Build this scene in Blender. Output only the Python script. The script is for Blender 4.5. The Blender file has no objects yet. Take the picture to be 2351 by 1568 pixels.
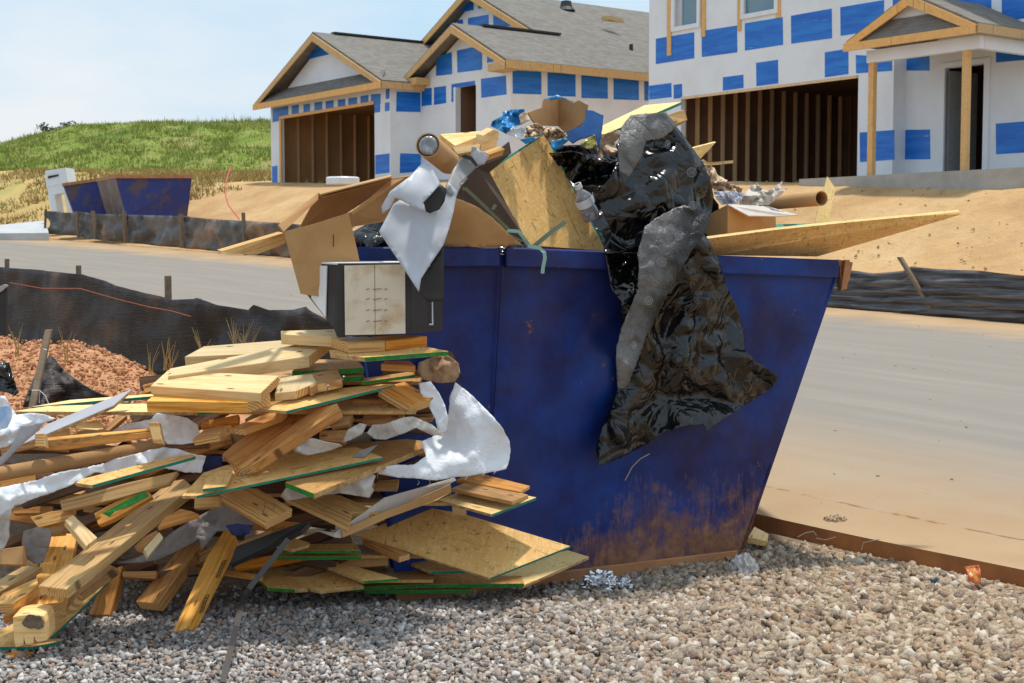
import bpy, bmesh, math, random
import numpy as np
from mathutils import Vector, Matrix, noise
from mathutils.geometry import delaunay_2d_cdt
random.seed(7); RNG = np.random.default_rng(7)
SC = bpy.context.scene
COL = SC.collection
R = math.radians

# ------------------------------------------------------------------ camera model (photo measured on a 2351 x 1568 grid)
F, CX, CY, HC = 3265.3, 1175.5, 784.0, 1.35
PIT = math.atan(209 / F)
CP, SP = math.cos(PIT), math.sin(PIT)
CAM = Vector((0, 0, HC))
def ray(x, y):
    dx, dy = (x - CX) / F, (CY - y) / F
    return Vector((dx, CP + dy * SP, -SP + dy * CP))
def P(x, y, D):
    r = ray(x, y)
    return CAM + r * (D / r.y)
def hit(x, y, p0, n):
    r = ray(x, y)
    return CAM + r * ((p0 - CAM).dot(n) / r.dot(n))
# crops used while measuring: turn a crop pixel into the photo grid
def crop(x0, y0, s):
    return lambda *q: [(x0 + a / s, y0 + b / s) for a, b in q]
z0 = crop(0, 0, 1)
z1 = crop(0, 746.2, 3.7236); z2 = crop(401.8, 717.5, 3.7236); z3 = crop(0, 1090.6, 3.4133)
z4 = crop(516.6, 1033.2, 2.7306); z5 = crop(574, 200.9, 2.7318); z6 = crop(1061.9, 200.9, 3.7236)
z7 = crop(1262.8, 229.6, 1.8206); z8 = crop(1549.8, 344.4, 2.7318); z9 = crop(1435, 918.4, 2.4135)
zd = crop(861, 803.6, 2.048); za = crop(574, 0, 2.4094); zb = crop(1463.7, 0, 2.6494); zx = crop(0, 344.4, 3.0354); zc = crop(0, 0, 2.7312)

# ------------------------------------------------------------------ objects
W = {}
def link(o, parent=None, world=None):
    COL.objects.link(o)
    if parent is not None:
        o.parent = parent
        W[o.name] = W[parent.name]
    else:
        world = world or Matrix.Identity(4)
        o.matrix_world = world
        W[o.name] = world
    return o
def tag(o, label=None, cat=None, group=None, kind=None):
    if label: o['label'] = label
    if cat: o['category'] = cat
    if group: o['group'] = group
    if kind: o['kind'] = kind
    return o
def empty(name, loc, label=None, cat=None, group=None):
    o = bpy.data.objects.new(name, None)
    o.empty_display_size = 0.1
    link(o, None, Matrix.Translation(loc))
    return tag(o, label, cat, group)
def raw(name, verts, faces, mats, parent=None, fm=None, smooth=False, frame=None):
    """mesh from WORLD coordinates; one object"""
    me = bpy.data.meshes.new(name)
    M = (W[parent.name] if parent is not None else (frame or Matrix.Translation(Vector(verts[0])))).inverted()
    me.from_pydata([M @ Vector(v) for v in verts], [], faces)
    if not isinstance(mats, (list, tuple)): mats = [mats]
    for m in mats: me.materials.append(m)
    if fm: me.polygons.foreach_set('material_index', fm)
    if smooth: me.polygons.foreach_set('use_smooth', [True] * len(me.polygons))
    me.update()
    return link(bpy.data.objects.new(name, me), parent, M.inverted())
class MB:
    """collects several shapes into ONE mesh"""
    def __init__(s): s.v = []; s.f = []; s.m = []
    def add(s, v, f, m=0):
        k = len(s.v); s.v += [Vector(q) for q in v]; s.f += [tuple(i + k for i in q) for q in f]; s.m += [m] * len(f)
    def prism(s, pts, off, m=0, msides=None):
        n = len(pts); pts = [Vector(p) for p in pts]
        v = pts + [p + off for p in pts]
        k = len(s.v); s.v += v
        s.f.append(tuple(k + i for i in range(n))); s.m.append(m)
        s.f.append(tuple(k + n + i for i in reversed(range(n)))); s.m.append(m)
        for i in range(n):
            j = (i + 1) % n
            s.f.append((k + i, k + n + i, k + n + j, k + j)); s.m.append(msides.get(i, m) if msides else m)
    def box(s, c, ex, ey, ez, m=0):
        c, ex, ey, ez = Vector(c), Vector(ex), Vector(ey), Vector(ez)
        b = [c, c + ex, c + ex + ey, c + ey]
        s.prism(b, ez, m)
    def tube(s, pts, r, n=8, m=0, caps=True):
        pts = [Vector(p) for p in pts]; k0 = len(s.v)
        rr = r if isinstance(r, (list, tuple)) else [r] * len(pts)
        for i, p in enumerate(pts):
            d = (pts[min(i + 1, len(pts) - 1)] - pts[max(i - 1, 0)]).normalized()
            a = d.cross(Vector((0, 0, 1)))
            if a.length < .05: a = d.cross(Vector((1, 0, 0)))
            a.normalize(); b = d.cross(a)
            for j in range(n):
                t = 2 * math.pi * j / n
                s.v.append(p + (a * math.cos(t) + b * math.sin(t)) * rr[i])
        for i in range(len(pts) - 1):
            for j in range(n):
                q = k0 + i * n + j; q2 = k0 + i * n + (j + 1) % n
                s.f.append((q, q2, q2 + n, q + n)); s.m.append(m)
        if caps:
            s.f.append(tuple(k0 + j for j in reversed(range(n)))); s.m.append(m)
            s.f.append(tuple(k0 + (len(pts) - 1) * n + j for j in range(n))); s.m.append(m)
    def lathe(s, base, axis, prof, n=20, m=0, wob=0):
        """prof: list of (distance along axis, radius)"""
        d = Vector(axis).normalized(); a = d.cross(Vector((0, 0, 1)))
        if a.length < .05: a = d.cross(Vector((1, 0, 0)))
        a.normalize(); b = d.cross(a); k0 = len(s.v); base = Vector(base)
        for h, r in prof:
            for j in range(n):
                t = 2 * math.pi * j / n
                q = base + d * h + (a * math.cos(t) + b * math.sin(t)) * r
                if wob: q += noise.noise_vector(q * 30) * wob
                s.v.append(q)
        for i in range(len(prof) - 1):
            for j in range(n):
                q = k0 + i * n + j; q2 = k0 + i * n + (j + 1) % n
                s.f.append((q, q2, q2 + n, q + n)); s.m.append(m)
    def build(s, name, mats, parent=None, smooth=False, frame=None, bevel=0):
        o = raw(name, s.v, s.f, mats, parent, s.m, smooth, frame)
        bm = bmesh.new(); bm.from_mesh(o.data)
        bmesh.ops.recalc_face_normals(bm, faces=bm.faces)
        if bevel: bmesh.ops.bevel(bm, geom=bm.edges[:], offset=bevel, segments=1, affect='EDGES', clamp_overlap=True)
        bm.to_mesh(o.data); bm.free()
        return o
def face_frame(pts, n):
    best = max(range(len(pts)), key=lambda i: (pts[(i + 1) % len(pts)] - pts[i]).length)
    x = (pts[(best + 1) % len(pts)] - pts[best]).normalized()
    z = n.normalized(); y = z.cross(x).normalized(); x = y.cross(z)
    c = sum(pts, Vector()) / len(pts)
    return Matrix(((x.x, y.x, z.x, c.x), (x.y, y.y, z.y, c.y), (x.z, y.z, z.z, c.z), (0, 0, 0, 1)))

# ------------------------------------------------------------------ materials
class G:
    def __init__(s, name, rough=.6, **kw):
        s.m = bpy.data.materials.new(name); s.m.use_nodes = True
        s.t = s.m.node_tree; s.b = s.t.nodes['Principled BSDF']
        s.set(Roughness=rough, **kw)
    def set(s, **kw):
        for k, v in kw.items():
            s.put(s.b, {'Spec': 'Specular IOR Level', 'Base': 'Base Color', 'Coat': 'Coat Weight', 'Trans': 'Transmission Weight', 'Subs': 'Subsurface Weight'}.get(k, k), v)
    def put(s, n, k, v):
        i = n.inputs[k]
        if isinstance(v, bpy.types.NodeSocket): s.t.links.new(v, i)
        elif isinstance(v, (tuple, list)) and i.type == 'RGBA': i.default_value = (*v[:3], 1)
        else: i.default_value = v
    def n(s, ty, ins=None, **props):
        n = s.t.nodes.new('ShaderNode' + ty)
        for k, v in props.items(): setattr(n, k, v)
        for k, v in (ins or {}).items(): s.put(n, k, v)
        return n
    def obj(s): return s.n('TexCoord').outputs['Object']
    def pos(s): return s.n('NewGeometry').outputs['Position']
    def rnd(s): return s.n('ObjectInfo').outputs['Random']
    def island(s): return s.n('NewGeometry').outputs['Random Per Island']
    def math(s, op, a, b=0.5, c=None, clamp=False):
        n = s.n('Math', operation=op, use_clamp=clamp); s.put(n, 0, a); s.put(n, 1, b)
        if c is not None: s.put(n, 2, c)
        return n.outputs[0]
    def map(s, v, scale=(1, 1, 1), loc=(0, 0, 0), rot=(0, 0, 0)):
        return s.n('Mapping', {'Vector': v, 'Scale': scale, 'Location': loc, 'Rotation': rot}).outputs[0]
    def noise(s, v, scale, detail=4, rough=.55, dist=0):
        return s.n('TexNoise', {'Vector': v, 'Scale': scale, 'Detail': detail, 'Roughness': rough, 'Distortion': dist}).outputs['Fac']
    def ramp(s, f, *stops, interp='LINEAR'):
        n = s.n('ValToRGB', {'Fac': f}); e = n.color_ramp.elements; n.color_ramp.interpolation = interp
        while len(e) < len(stops): e.new(.5)
        for q, (p, c) in zip(e, stops):
            q.position = p; q.color = (*c, 1) if isinstance(c, (tuple, list)) else (c, c, c, 1)
        return n.outputs['Color']
    def mix(s, f, a, b, mode='MIX'):
        n = s.n('Mix', data_type='RGBA', blend_type=mode)
        for k, v in ((0, f), (6, a), (7, b)):
            i = n.inputs[k]
            if isinstance(v, bpy.types.NodeSocket): s.t.links.new(v, i)
            elif k == 0: i.default_value = v
            else: i.default_value = (*v[:3], 1)
        return n.outputs[2]
    def bump(s, h, strength=.4, dist=.01):
        s.set(Normal=s.n('Bump', {'Height': h, 'Strength': strength, 'Distance': dist}).outputs[0]); return s
    def shift(s):
        """object coordinates moved by a random amount, so copies differ"""
        a = s.n('VectorMath', operation='SCALE'); s.put(a, 0, (13., 7., 5.)); s.put(a, 'Scale', s.rnd())
        b = s.n('VectorMath', operation='ADD'); s.put(b, 0, s.obj()); s.put(b, 1, a.outputs[0])
        return b.outputs[0]
    def sep(s, v): return s.n('SeparateXYZ', {'Vector': v}).outputs

def m_wood(name, c1, c2, c3, dirt=.25):
    g = G(name, .62, Spec=.25); v = g.shift()
    grain = g.noise(g.map(v, (.9, 16, 16)), 4, 5, .6, 1.2)
    fine = g.noise(g.map(v, (3, 130, 130)), 3, 2)
    col = g.ramp(grain, (.26, tuple(q * .8 for q in c3)), (.38, c3), (.47, c2), (.58, c1), (.8, c1))
    col = g.mix(g.math('MULTIPLY', fine, .45), col, c3)
    d = g.noise(v, 7, 5, .65)
    col = g.mix(g.math('MULTIPLY', g.ramp(d, (.5, 0), (.72, 1)), dirt), col, (.2, .11, .05))
    k = g.n('TexVoronoi', {'Vector': g.map(v, (4.5, 13, 13)), 'Scale': 1.0, 'Randomness': 1}, voronoi_dimensions='2D').outputs['Distance']
    k = g.noise(v, 90, 2, .5) if False else k
    col = g.mix(g.ramp(k, (.04, .85), (.085, 0)), col, (.13, .06, .025))
    hs = g.n('HueSaturation', {'Color': col, 'Value': g.math('MULTIPLY_ADD', g.rnd(), .45, .74), 'Saturation': g.math('MULTIPLY_ADD', g.rnd(), .25, .9), 'Hue': g.math('MULTIPLY_ADD', g.rnd(), -.014, .497)}).outputs[0]
    g.set(Base=hs); g.bump(g.math('ADD', g.math('MULTIPLY', fine, .5), grain), .25, .002)
    return g.m
def m_end(name, c1, c2):
    g = G(name, .75, Spec=.15); v = g.obj()
    a = g.n('VectorMath', operation='SCALE'); g.put(a, 0, (0., .09, .06)); g.put(a, 'Scale', g.math('MULTIPLY_ADD', g.rnd(), 2, -1))
    b = g.n('VectorMath', operation='ADD'); g.put(b, 0, v); g.put(b, 1, a.outputs[0])
    c = g.n('VectorMath', operation='ADD'); g.put(c, 0, b.outputs[0]); g.put(c, 1, (0, .02, .055))
    w = g.n('TexWave', {'Vector': c.outputs[0], 'Scale': 34, 'Distortion': 1.2, 'Detail': 2, 'Detail Scale': 1.5}, wave_type='RINGS', rings_direction='X').outputs['Fac']
    n = g.noise(v, 60, 3)
    col = g.mix(g.ramp(w, (.2, 0), (.9, 1)), c1, c2); col = g.mix(g.math('MULTIPLY', n, .4), col, c2)
    g.set(Base=col); g.bump(n, .3, .002)
    return g.m
def m_osb(name, base, dark, light):
    g = G(name, .62, Spec=.25); v = g.shift(); col = None
    facs = []
    for k, (rot, sc) in enumerate(((.25, (26, 130, 120)), (1.25, (30, 140, 120)), (2.5, (24, 120, 120)))):
        vv = g.map(g.map(v, (1, 1, 1), (k * 3.1, 0, 0), (0, 0, rot)), sc)
        n = g.n('TexNoise', {'Vector': v, 'Scale': 9.0}).outputs['Color']
        facs.append(g.sep(g.n('TexVoronoi', {'Vector': vv, 'Scale': 1.0, 'Randomness': 1}, voronoi_dimensions='3D').outputs['Color'])[0])
    sel = g.noise(v, 38, 3)
    f = g.mix(g.ramp(sel, (.44, 0), (.46, 1)), facs[0], facs[1]); f = g.mix(g.ramp(sel, (.56, 0), (.58, 1)), f, facs[2])
    col = g.ramp(f, (.0, dark), (.07, base), (.55, base), (1, light))
    big = g.noise(v, 3.5, 4)
    col = g.mix(g.ramp(big, (.35, .3), (.65, 0)), col, dark)
    fl = g.noise(g.map(v, (9, 60, 60), (0, 0, 0), (0, 0, .7)), 1.2, 3, .6, .8)
    col = g.mix(g.ramp(fl, (.6, 0), (.68, .65)), col, (.36, .14, .045))
    hs = g.n('HueSaturation', {'Color': col, 'Value': g.math('MULTIPLY_ADD', g.rnd(), .3, .85)}).outputs[0]
    g.set(Base=hs); g.bump(f, .35, .0015)
    return g.m
def m_plain(name, c, rough=.6, c2=None, scale=12, bump=0, bscale=None, lo=.4, hi=.7, **kw):
    g = G(name, rough, **kw); v = g.obj()
    n = g.noise(v, scale, 5, .6)
    g.set(Base=g.mix(g.ramp(n, (lo, 0), (hi, 1)), c, c2 or tuple(q * .8 for q in c)))
    if bump: g.bump(g.noise(v, bscale or scale * 3, 4), bump, .004)
    return g.m

M = {}
M['pine'] = m_wood('pine_fresh', (.82, .55, .2), (.72, .45, .145), (.54, .29, .085), .4)
M['pine_orange'] = m_wood('pine_orange', (.7, .4, .13), (.6, .32, .095), (.42, .2, .055), .5)  # orange-brown carries the shade on lower boards and fronts in its colour
M['pine_pale'] = m_wood('pine_pale', (.9, .71, .37), (.85, .63, .3), (.74, .5, .2), .14)
M['pine_shade'] = m_wood('pine_painted_shade', (.2, .115, .055), (.15, .085, .04), (.09, .05, .03), .4)  # dark pine with the shade of the heap's gaps put into its colour
M['end'] = m_end('end_grain', (.8, .53, .23), (.48, .24, .08))
M['osb'] = m_osb('strand_board', (.78, .46, .15), (.42, .2, .06), (.88, .6, .25))
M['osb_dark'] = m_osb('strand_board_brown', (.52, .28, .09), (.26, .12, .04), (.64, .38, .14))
M['osb_pale'] = m_osb('strand_board_pale', (.86, .62, .26), (.66, .4, .13), (.92, .72, .36))
M['osb_edge'] = m_plain('strand_board_raw_edge', (.6, .38, .16), .85, (.3, .16, .06), 45, .9, 120)
M['teal'] = m_plain('teal_edge_paint', (.0, .27, .19), .6, (.0, .17, .12), 40, .8, 110)
M['green'] = m_plain('green_edge_paint', (.012, .26, .03), .6, (.008, .13, .02), 40, .8, 110)
M['nail'] = m_plain('nail_steel', (.3, .29, .28), .35, Metallic=.9)
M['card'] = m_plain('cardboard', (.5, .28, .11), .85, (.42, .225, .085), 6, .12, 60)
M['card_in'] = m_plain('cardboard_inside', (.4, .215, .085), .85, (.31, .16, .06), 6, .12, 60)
M['card_dark'] = m_plain('cardboard_dark', (.09, .05, .03), .8, (.06, .035, .022), 6, .1, 60)
M['paper'] = m_plain('crumpled_paper', (.62, .47, .33), .85, (.5, .34, .2), 9, .3, 40)
M['papergrey'] = m_plain('pale_card', (.6, .55, .5), .8, (.5, .44, .38), 7, .2, 40)
M['white_sheet'] = m_plain('white_woven_plastic', (.78, .79, .82), .5, (.62, .58, .54), 6, .25, 40, lo=.55, hi=.85)
M['cream_sheet'] = m_plain('dusty_white_plastic', (.66, .62, .58), .5, (.46, .38, .3), 6, .25, 40, lo=.5, hi=.8)
M['grey_film'] = m_plain('grey_film', (.42, .4, .4), .35, (.33, .3, .28), 5, .2, 30)
M['navy'] = m_plain('navy_cloth', (.012, .02, .1), .7, (.01, .015, .07))
M['black'] = m_plain('black_card', (.022, .02, .02), .55, (.035, .03, .028), 9)
M['strap'] = m_plain('green_strap', (.3, .5, .42), .4, (.26, .44, .36))
M['strap_dark'] = m_plain('olive_strap', (.17, .2, .12), .45, (.13, .15, .09))
M['greyboard'] = m_plain('grey_board', (.42, .42, .46), .5, (.36, .35, .37), 5)
M['steel'] = m_plain('dark_steel_band', (.06, .058, .06), .38, (.09, .07, .055), 9, Metallic=.6)
M['stake'] = m_plain('stake_wood', (.2, .14, .09), .85, (.13, .09, .06), 20, .4)
M['white'] = m_plain('white_plastic', (.78, .8, .82), .4, (.7, .72, .74), 4)
M['ink'] = m_plain('stamp_ink', (.06, .05, .045), .8)
M['staple_rust'] = m_plain('rusty_staple', (.3, .13, .06), .7)
M['winterglass'] = m_plain('window_glass', (.12, .22, .3), .08, (.16, .26, .32), 1, Spec=.8)  # blue-grey sky reflection put into the glass colour

def crease(g, v, scales, amps):
    """sharp fold lines: where noise fields cross their middle value"""
    out = None
    for s, a in zip(scales, amps):
        n = g.math('ABSOLUTE', g.math('SUBTRACT', g.noise(v, s, 2, .5, .8), .5))
        n = g.math('MULTIPLY', g.ramp(n, (0, 0), (.06, .62), (.22, 1)), a)
        out = n if out is None else g.math('ADD', out, n)
    return out
def m_thin(name, c, c2, lo, hi, scales=(6, 15, 34), strength=.6, tr=.35):
    g = G(name, .42, Spec=.35); v = g.obj()
    col = g.mix(g.ramp(g.noise(v, 5, 6, .65), (lo, 0), (hi, 1)), c, c2)
    g.set(Base=col); g.bump(crease(g, v, scales, (1, .6, .35)), strength, .012)
    t = g.n('BsdfTranslucent', {'Color': col}); m = g.n('MixShader', {0: tr})
    out = g.t.nodes['Material Output']; g.t.links.new(g.b.outputs[0], m.inputs[1]); g.t.links.new(t.outputs[0], m.inputs[2]); g.t.links.new(m.outputs[0], out.inputs['Surface'])
    return g.m
M['white_sheet'] = m_thin('white_woven_plastic', (.86, .88, .92), (.62, .57, .52), .6, .88, (4, 10, 22), .25, .12)
M['cream_sheet'] = m_thin('dusty_white_plastic', (.68, .63, .58), (.46, .36, .27), .45, .75, (5, 12, 28), .35, .2)
M['grey_film'] = m_thin('grey_film', (.42, .39, .38), (.3, .26, .23), .4, .7, strength=.4)
def m_plastic():
    g = G('black_plastic_film', .3, Spec=.6); v = g.obj()
    dust = g.noise(v, 3.2, 6, .65)
    col = g.mix(g.ramp(dust, (.54, 0), (.75, .9)), (.003, .003, .003), (.042, .024, .012))
    g.set(Base=col, Roughness=g.ramp(g.noise(v, 6, 4), (.35, .12), (.7, .28)))
    g.bump(crease(g, v, (3.5, 9), (1, .35)), .42, .03)
    return g.m
M['plastic'] = m_plastic()
def m_plastic2():
    g = G('dusty_black_plastic_film', .36, Spec=.5); v = g.obj()
    e = g.n('MapRange', {'Value': g.math('ADD', g.sep(v)[0], g.math('MULTIPLY', g.sep(v)[2], -.35)), 'From Min': -.16, 'From Max': .02, 'To Min': .2, 'To Max': -.36}).outputs[0]
    col = g.mix(g.ramp(g.math('ADD', g.noise(v, 5, 7, .7), e), (.38, 0), (.75, 1)), (.012, .011, .012), (.15, .143, .138))
    g.set(Base=col); g.bump(g.math('ADD', g.noise(v, 75, 5, .6, .8), crease(g, v, (6, 16), (.8, .5))), .6, .01)
    return g.m
M['plastic_grey'] = m_plastic2()
def m_dumpster(hi=1.0):
    g = G('blue_dumpster_paint', .46, Spec=.3); v = g.pos(); z = g.sep(v)[2]
    big = g.noise(v, 2.6, 7, .66)
    col = g.mix(g.ramp(big, (.36, 0), (.62, 1)), (.004, .042, .25), (.007, .01, .08))
    st = g.math('ADD', g.math('MULTIPLY', g.noise(g.map(v, (34, 34, 5)), 1.4, 7, .7), .42), g.math('MULTIPLY', g.noise(v, 7, 9, .74), .58))   # worn through in fine downward streaks
    zz = g.n('MapRange', {'Value': z, 'From Min': .02, 'From Max': .58, 'To Min': .72, 'To Max': -.34}, clamp=False).outputs[0]
    xx = g.n('MapRange', {'Value': g.sep(v)[0], 'From Min': .05, 'From Max': .5, 'To Min': .5, 'To Max': 0.0}).outputs[0]
    f_ = g.math('SUBTRACT', g.math('MULTIPLY_ADD', g.math('SUBTRACT', st, .5), 2.3, zz), xx)
    m1 = g.ramp(f_, (.12, 0), (.62, 1))
    sp = g.noise(v, 9, 8, .7); m2 = g.ramp(sp, (.66, 0), (.69, 1))
    rust = g.ramp(g.noise(v, 14, 6, .7), (.3, (.14, .06, .03)), (.5, (.25, .11, .045)), (.72, (.38, .2, .09)))
    col = g.mix(g.math('MULTIPLY', m1, .88), col, rust); col = g.mix(g.math('MULTIPLY', m2, .8), col, (.3, .11, .04))
    dust = g.noise(v, 1.7, 5, .7)
    col = g.mix(g.ramp(dust, (.48, 0), (.75, .4)), col, (.075, .045, .06))
    g.set(Base=col, Roughness=g.math('MULTIPLY_ADD', m1, .35, .42)); g.bump(g.math('ADD', g.math('MULTIPLY', st, m1), g.math('MULTIPLY', big, .8)), .35, .012)
    return g.m
M['dump'] = m_dumpster()
def m_dump_far():
    g = G('far_dumpster_paint', .5); v = g.obj()
    r = g.ramp(g.noise(v, 1.6, 6, .68), (.48, 0), (.58, 1))
    g.set(Base=g.mix(r, (.012, .025, .17), (.09, .05, .05))); return g.m
M['dump_far'] = m_dump_far()
M['rust'] = m_plain('rusty_steel', (.46, .21, .085), .75, (.3, .13, .06), 9, .4, 40)
def m_wrap():
    g = G('white_sheathing', .55, Spec=.3); v = g.pos()
    n = g.noise(v, 1.3, 5, .65)
    col = g.mix(g.ramp(n, (.45, 0), (.8, .6)), (.8, .82, .86), (.66, .64, .64))
    b = g.n('TexBrick', {'Vector': g.map(v, (1, 1, 1)), 'Scale': 1.0})
    g.set(Base=col); g.bump(g.noise(v, 3, 4), .25, .03); return g.m
M['wrap'] = m_wrap()
def m_blue():
    g = G('blue_membrane', .3, Spec=.5); v = g.pos()
    n = g.noise(g.map(v, (.6, .6, 5)), 1.6, 5, .6, .4)
    col = g.mix(g.ramp(n, (.4, 0), (.68, 1)), (.003, .125, .56), (.012, .22, .7))
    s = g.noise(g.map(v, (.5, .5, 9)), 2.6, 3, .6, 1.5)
    col = g.mix(g.ramp(s, (.68, 0), (.74, .6)), col, (.5, .65, .85))  # pale streaks paint the sheen on wrinkles into the blue
    g.set(Base=col, Roughness=.35); g.bump(n, .3, .03); return g.m
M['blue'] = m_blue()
def m_shingle(c1, c2, rot):
    g = G('asphalt_shingle', .95, Spec=.1); v = g.obj()
    z = g.sep(v)[2]
    n = g.noise(g.map(v, (1, 1, 1)), 2.4, 4, .7)
    row = g.math('FRACT', g.math('MULTIPLY', z, 14)); 
    cell = g.n('TexVoronoi', {'Vector': g.map(v, (5, 5, 14)), 'Scale': 1.0}).outputs['Color']
    col = g.mix(g.ramp(g.sep(cell)[0], (.15, 0), (.85, 1)), c1, c2)
    col = g.mix(g.ramp(row, (0, .55), (.16, 0)), col, (.05, .045, .04))
    col = g.mix(g.ramp(n, (.4, 0), (.7, .3)), col, c2)
    g.set(Base=col); g.bump(row, .3, .02); return g.m
M['shingle'] = m_shingle((.185, .172, .155), (.235, .22, .198), 0)
M['fascia'] = m_wood('fascia_pine', (.82, .58, .26), (.76, .51, .21), (.6, .36, .13), .2)
M['stud'] = m_wood('stud_wood', (.92, .7, .42), (.88, .64, .36), (.76, .5, .26), .15)
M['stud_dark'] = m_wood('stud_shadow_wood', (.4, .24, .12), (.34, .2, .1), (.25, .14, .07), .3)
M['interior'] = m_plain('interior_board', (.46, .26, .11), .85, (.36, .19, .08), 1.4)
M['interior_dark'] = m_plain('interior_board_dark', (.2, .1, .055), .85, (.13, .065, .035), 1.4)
M['concrete'] = m_plain('concrete', (.42, .4, .37), .85, (.34, .31, .27), 3, .2)
def m_fence():
    g = G('silt_fence_fabric', .5, Spec=.35); v = g.pos()
    n = g.noise(v, .9, 5, .6)
    mud = g.ramp(g.noise(g.map(v, (1, 1, 1.6)), 1.15, 6, .62), (.53, 0), (.63, 1))
    z = g.sep(g.obj())[2]
    col = g.mix(g.ramp(n, (.35, 0), (.7, 1)), (.016, .0095, .0075), (.034, .022, .018))
    col = g.mix(g.math('MULTIPLY', mud, g.ramp(n, (.42, 0), (.55, .4))), col, (.2, .1, .05))
    w = g.noise(g.map(v, (4, 4, 60)), 1.5, 3)
    col = g.mix(g.ramp(w, (.6, 0), (.78, .25)), col, (.12, .11, .11))
    g.set(Base=col); g.bump(g.math('ADD', g.noise(v, 40, 3), g.math('MULTIPLY', w, 1.5)), .4, .02); return g.m
M['fence'] = m_fence()
def m_fence2():
    g = G('silt_fence_fabric_dusty', .48, Spec=.35); v = g.pos()
    n = g.noise(v, .8, 5, .6)
    col = g.mix(g.ramp(n, (.35, 0), (.7, 1)), (.055, .05, .05), (.16, .145, .13))
    mud = g.ramp(g.noise(v, .6, 6, .6), (.54, 0), (.66, .8))
    col = g.mix(mud, col, (.34, .2, .11))
    g.set(Base=col); g.bump(g.noise(g.map(v, (3, 3, 20)), 2, 4), .5, .03); return g.m
M['fence_dusty'] = m_fence2()
def m_fence3():
    g = G('silt_fence_fabric_shiny', .34, Spec=.5); v = g.pos()
    n = g.noise(g.map(v, (.7, .7, 14)), 2.0, 4, .6, .5)
    col = g.mix(g.ramp(n, (.4, 0), (.68, 1)), (.025, .022, .024), (.17, .16, .165))
    g.set(Base=col); g.bump(n, .5, .04); return g.m
M['fence_shiny'] = m_fence3()
# ------------------------------------------------------------------ terrain: u runs along the road, v across it
def UV(u, v, z=0.0): return Vector((-.6193 * u + .7852 * v, .7852 * u + .6193 * v, z))
def sst(t): t = np.clip(t, 0, 1); return t * t * (3 - 2 * t)
def z_road(u, v): return .05 + .037 * np.logaddexp(0, (np.asarray(u) - 4.0) * 3) / 3 + .02 * np.maximum(0, np.asarray(v) - 5.21) - .01
def z_ground(u, v):
    u = np.asarray(u, float); v = np.asarray(v, float)
    lot = .037 * np.logaddexp(0, (u - 4.7) * 3) / 3 - .05
    out = z_road(u, v) - .075 + .075 * sst((v - 15.9) / .4) + 1.78 * sst((v - 16.4) / 6.8) + .55 * sst((.7852 * u + .6193 * v - 46) / 22)
    return np.where(v < 5.2, lot, out)
def fbm(pts, sc, oc=4):
    return np.array([noise.fractal(Vector(p) * sc, 1.0, 2.0, oc) for p in pts])
def grid(name, us, vs, zf, mat, kind='structure', rough=None):
    nu, nv = len(us), len(vs)
    U, V = np.meshgrid(us, vs, indexing='ij')
    Z = zf(U, V)
    pts = np.stack([-.6193 * U + .7852 * V, .7852 * U + .6193 * V, Z], -1).reshape(-1, 3)
    if rough is not None: pts[:, 2] += rough(U.ravel(), V.ravel(), pts)
    q = np.arange(nu * nv).reshape(nu, nv)
    f = np.stack([q[:-1, :-1], q[:-1, 1:], q[1:, 1:], q[1:, :-1]], -1).reshape(-1, 4)[:, ::-1]
    me = bpy.data.meshes.new(name); me.from_pydata(pts.tolist(), [], f.tolist()); me.materials.append(mat)
    me.polygons.foreach_set('use_smooth', [True] * len(f)); me.update()
    o = link(bpy.data.objects.new(name, me)); o['kind'] = kind
    return o
def ax(*segs):
    out = []
    for a, b, s in segs: out += list(np.arange(a, b - 1e-6, s))
    return np.array(out + [segs[-1][1]])

def m_ground():
    g = G('ground_earth', .95, Spec=.1); p = g.pos()
    v = g.math('ADD', g.math('MULTIPLY', g.sep(p)[0], .7852), g.math('MULTIPLY', g.sep(p)[1], .6193))
    n = g.noise(p, .55, 6, .62); n2 = g.noise(p, 5, 6, .65)
    sand = g.ramp(n, (.3, (.42, .25, .115)), (.5, (.55, .35, .17)), (.7, (.62, .43, .23)))
    sand = g.mix(g.ramp(n2, (.5, 0), (.75, .6)), sand, (.36, .24, .14))
    dry = g.ramp(g.noise(p, .35, 6, .7), (.35, (.4, .27, .11)), (.5, (.52, .38, .15)), (.65, (.36, .33, .12)))
    far = g.n('MapRange', {'Value': g.math('ADD', g.sep(p)[1], g.math('MULTIPLY', n, 8)), 'From Min': 50.0, 'From Max': 58.0}, clamp=True).outputs[0]
    col = g.mix(far, sand, dry)
    lot = g.ramp(n2, (.3, (.22, .15, .1)), (.7, (.34, .25, .17)))
    col = g.mix(g.math('LESS_THAN', v, 5.2), col, lot)
    g.set(Base=col); g.bump(g.math('ADD', n2, g.noise(p, 18, 4)), .6, .06); return g.m
def rough_ground(u, v, pts):
    a = fbm(pts, .6) * .05 + fbm(pts, 2.3, 3) * .025
    return a * sst((v - 16.2) / 2)
grid('ground', ax((-14, 6, 2), (6, 34, .3), (34, 70, 1.2), (70, 320, 25)),
     ax((-260, -20, 40), (-20, 5.0, 2.5), (5.0, 5.19, .19), (5.21, 16, 2.7), (16, 26, .22), (26, 60, 2), (60, 300, 30)), z_ground, (M.setdefault('ground', m_ground())), rough=rough_ground)

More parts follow.
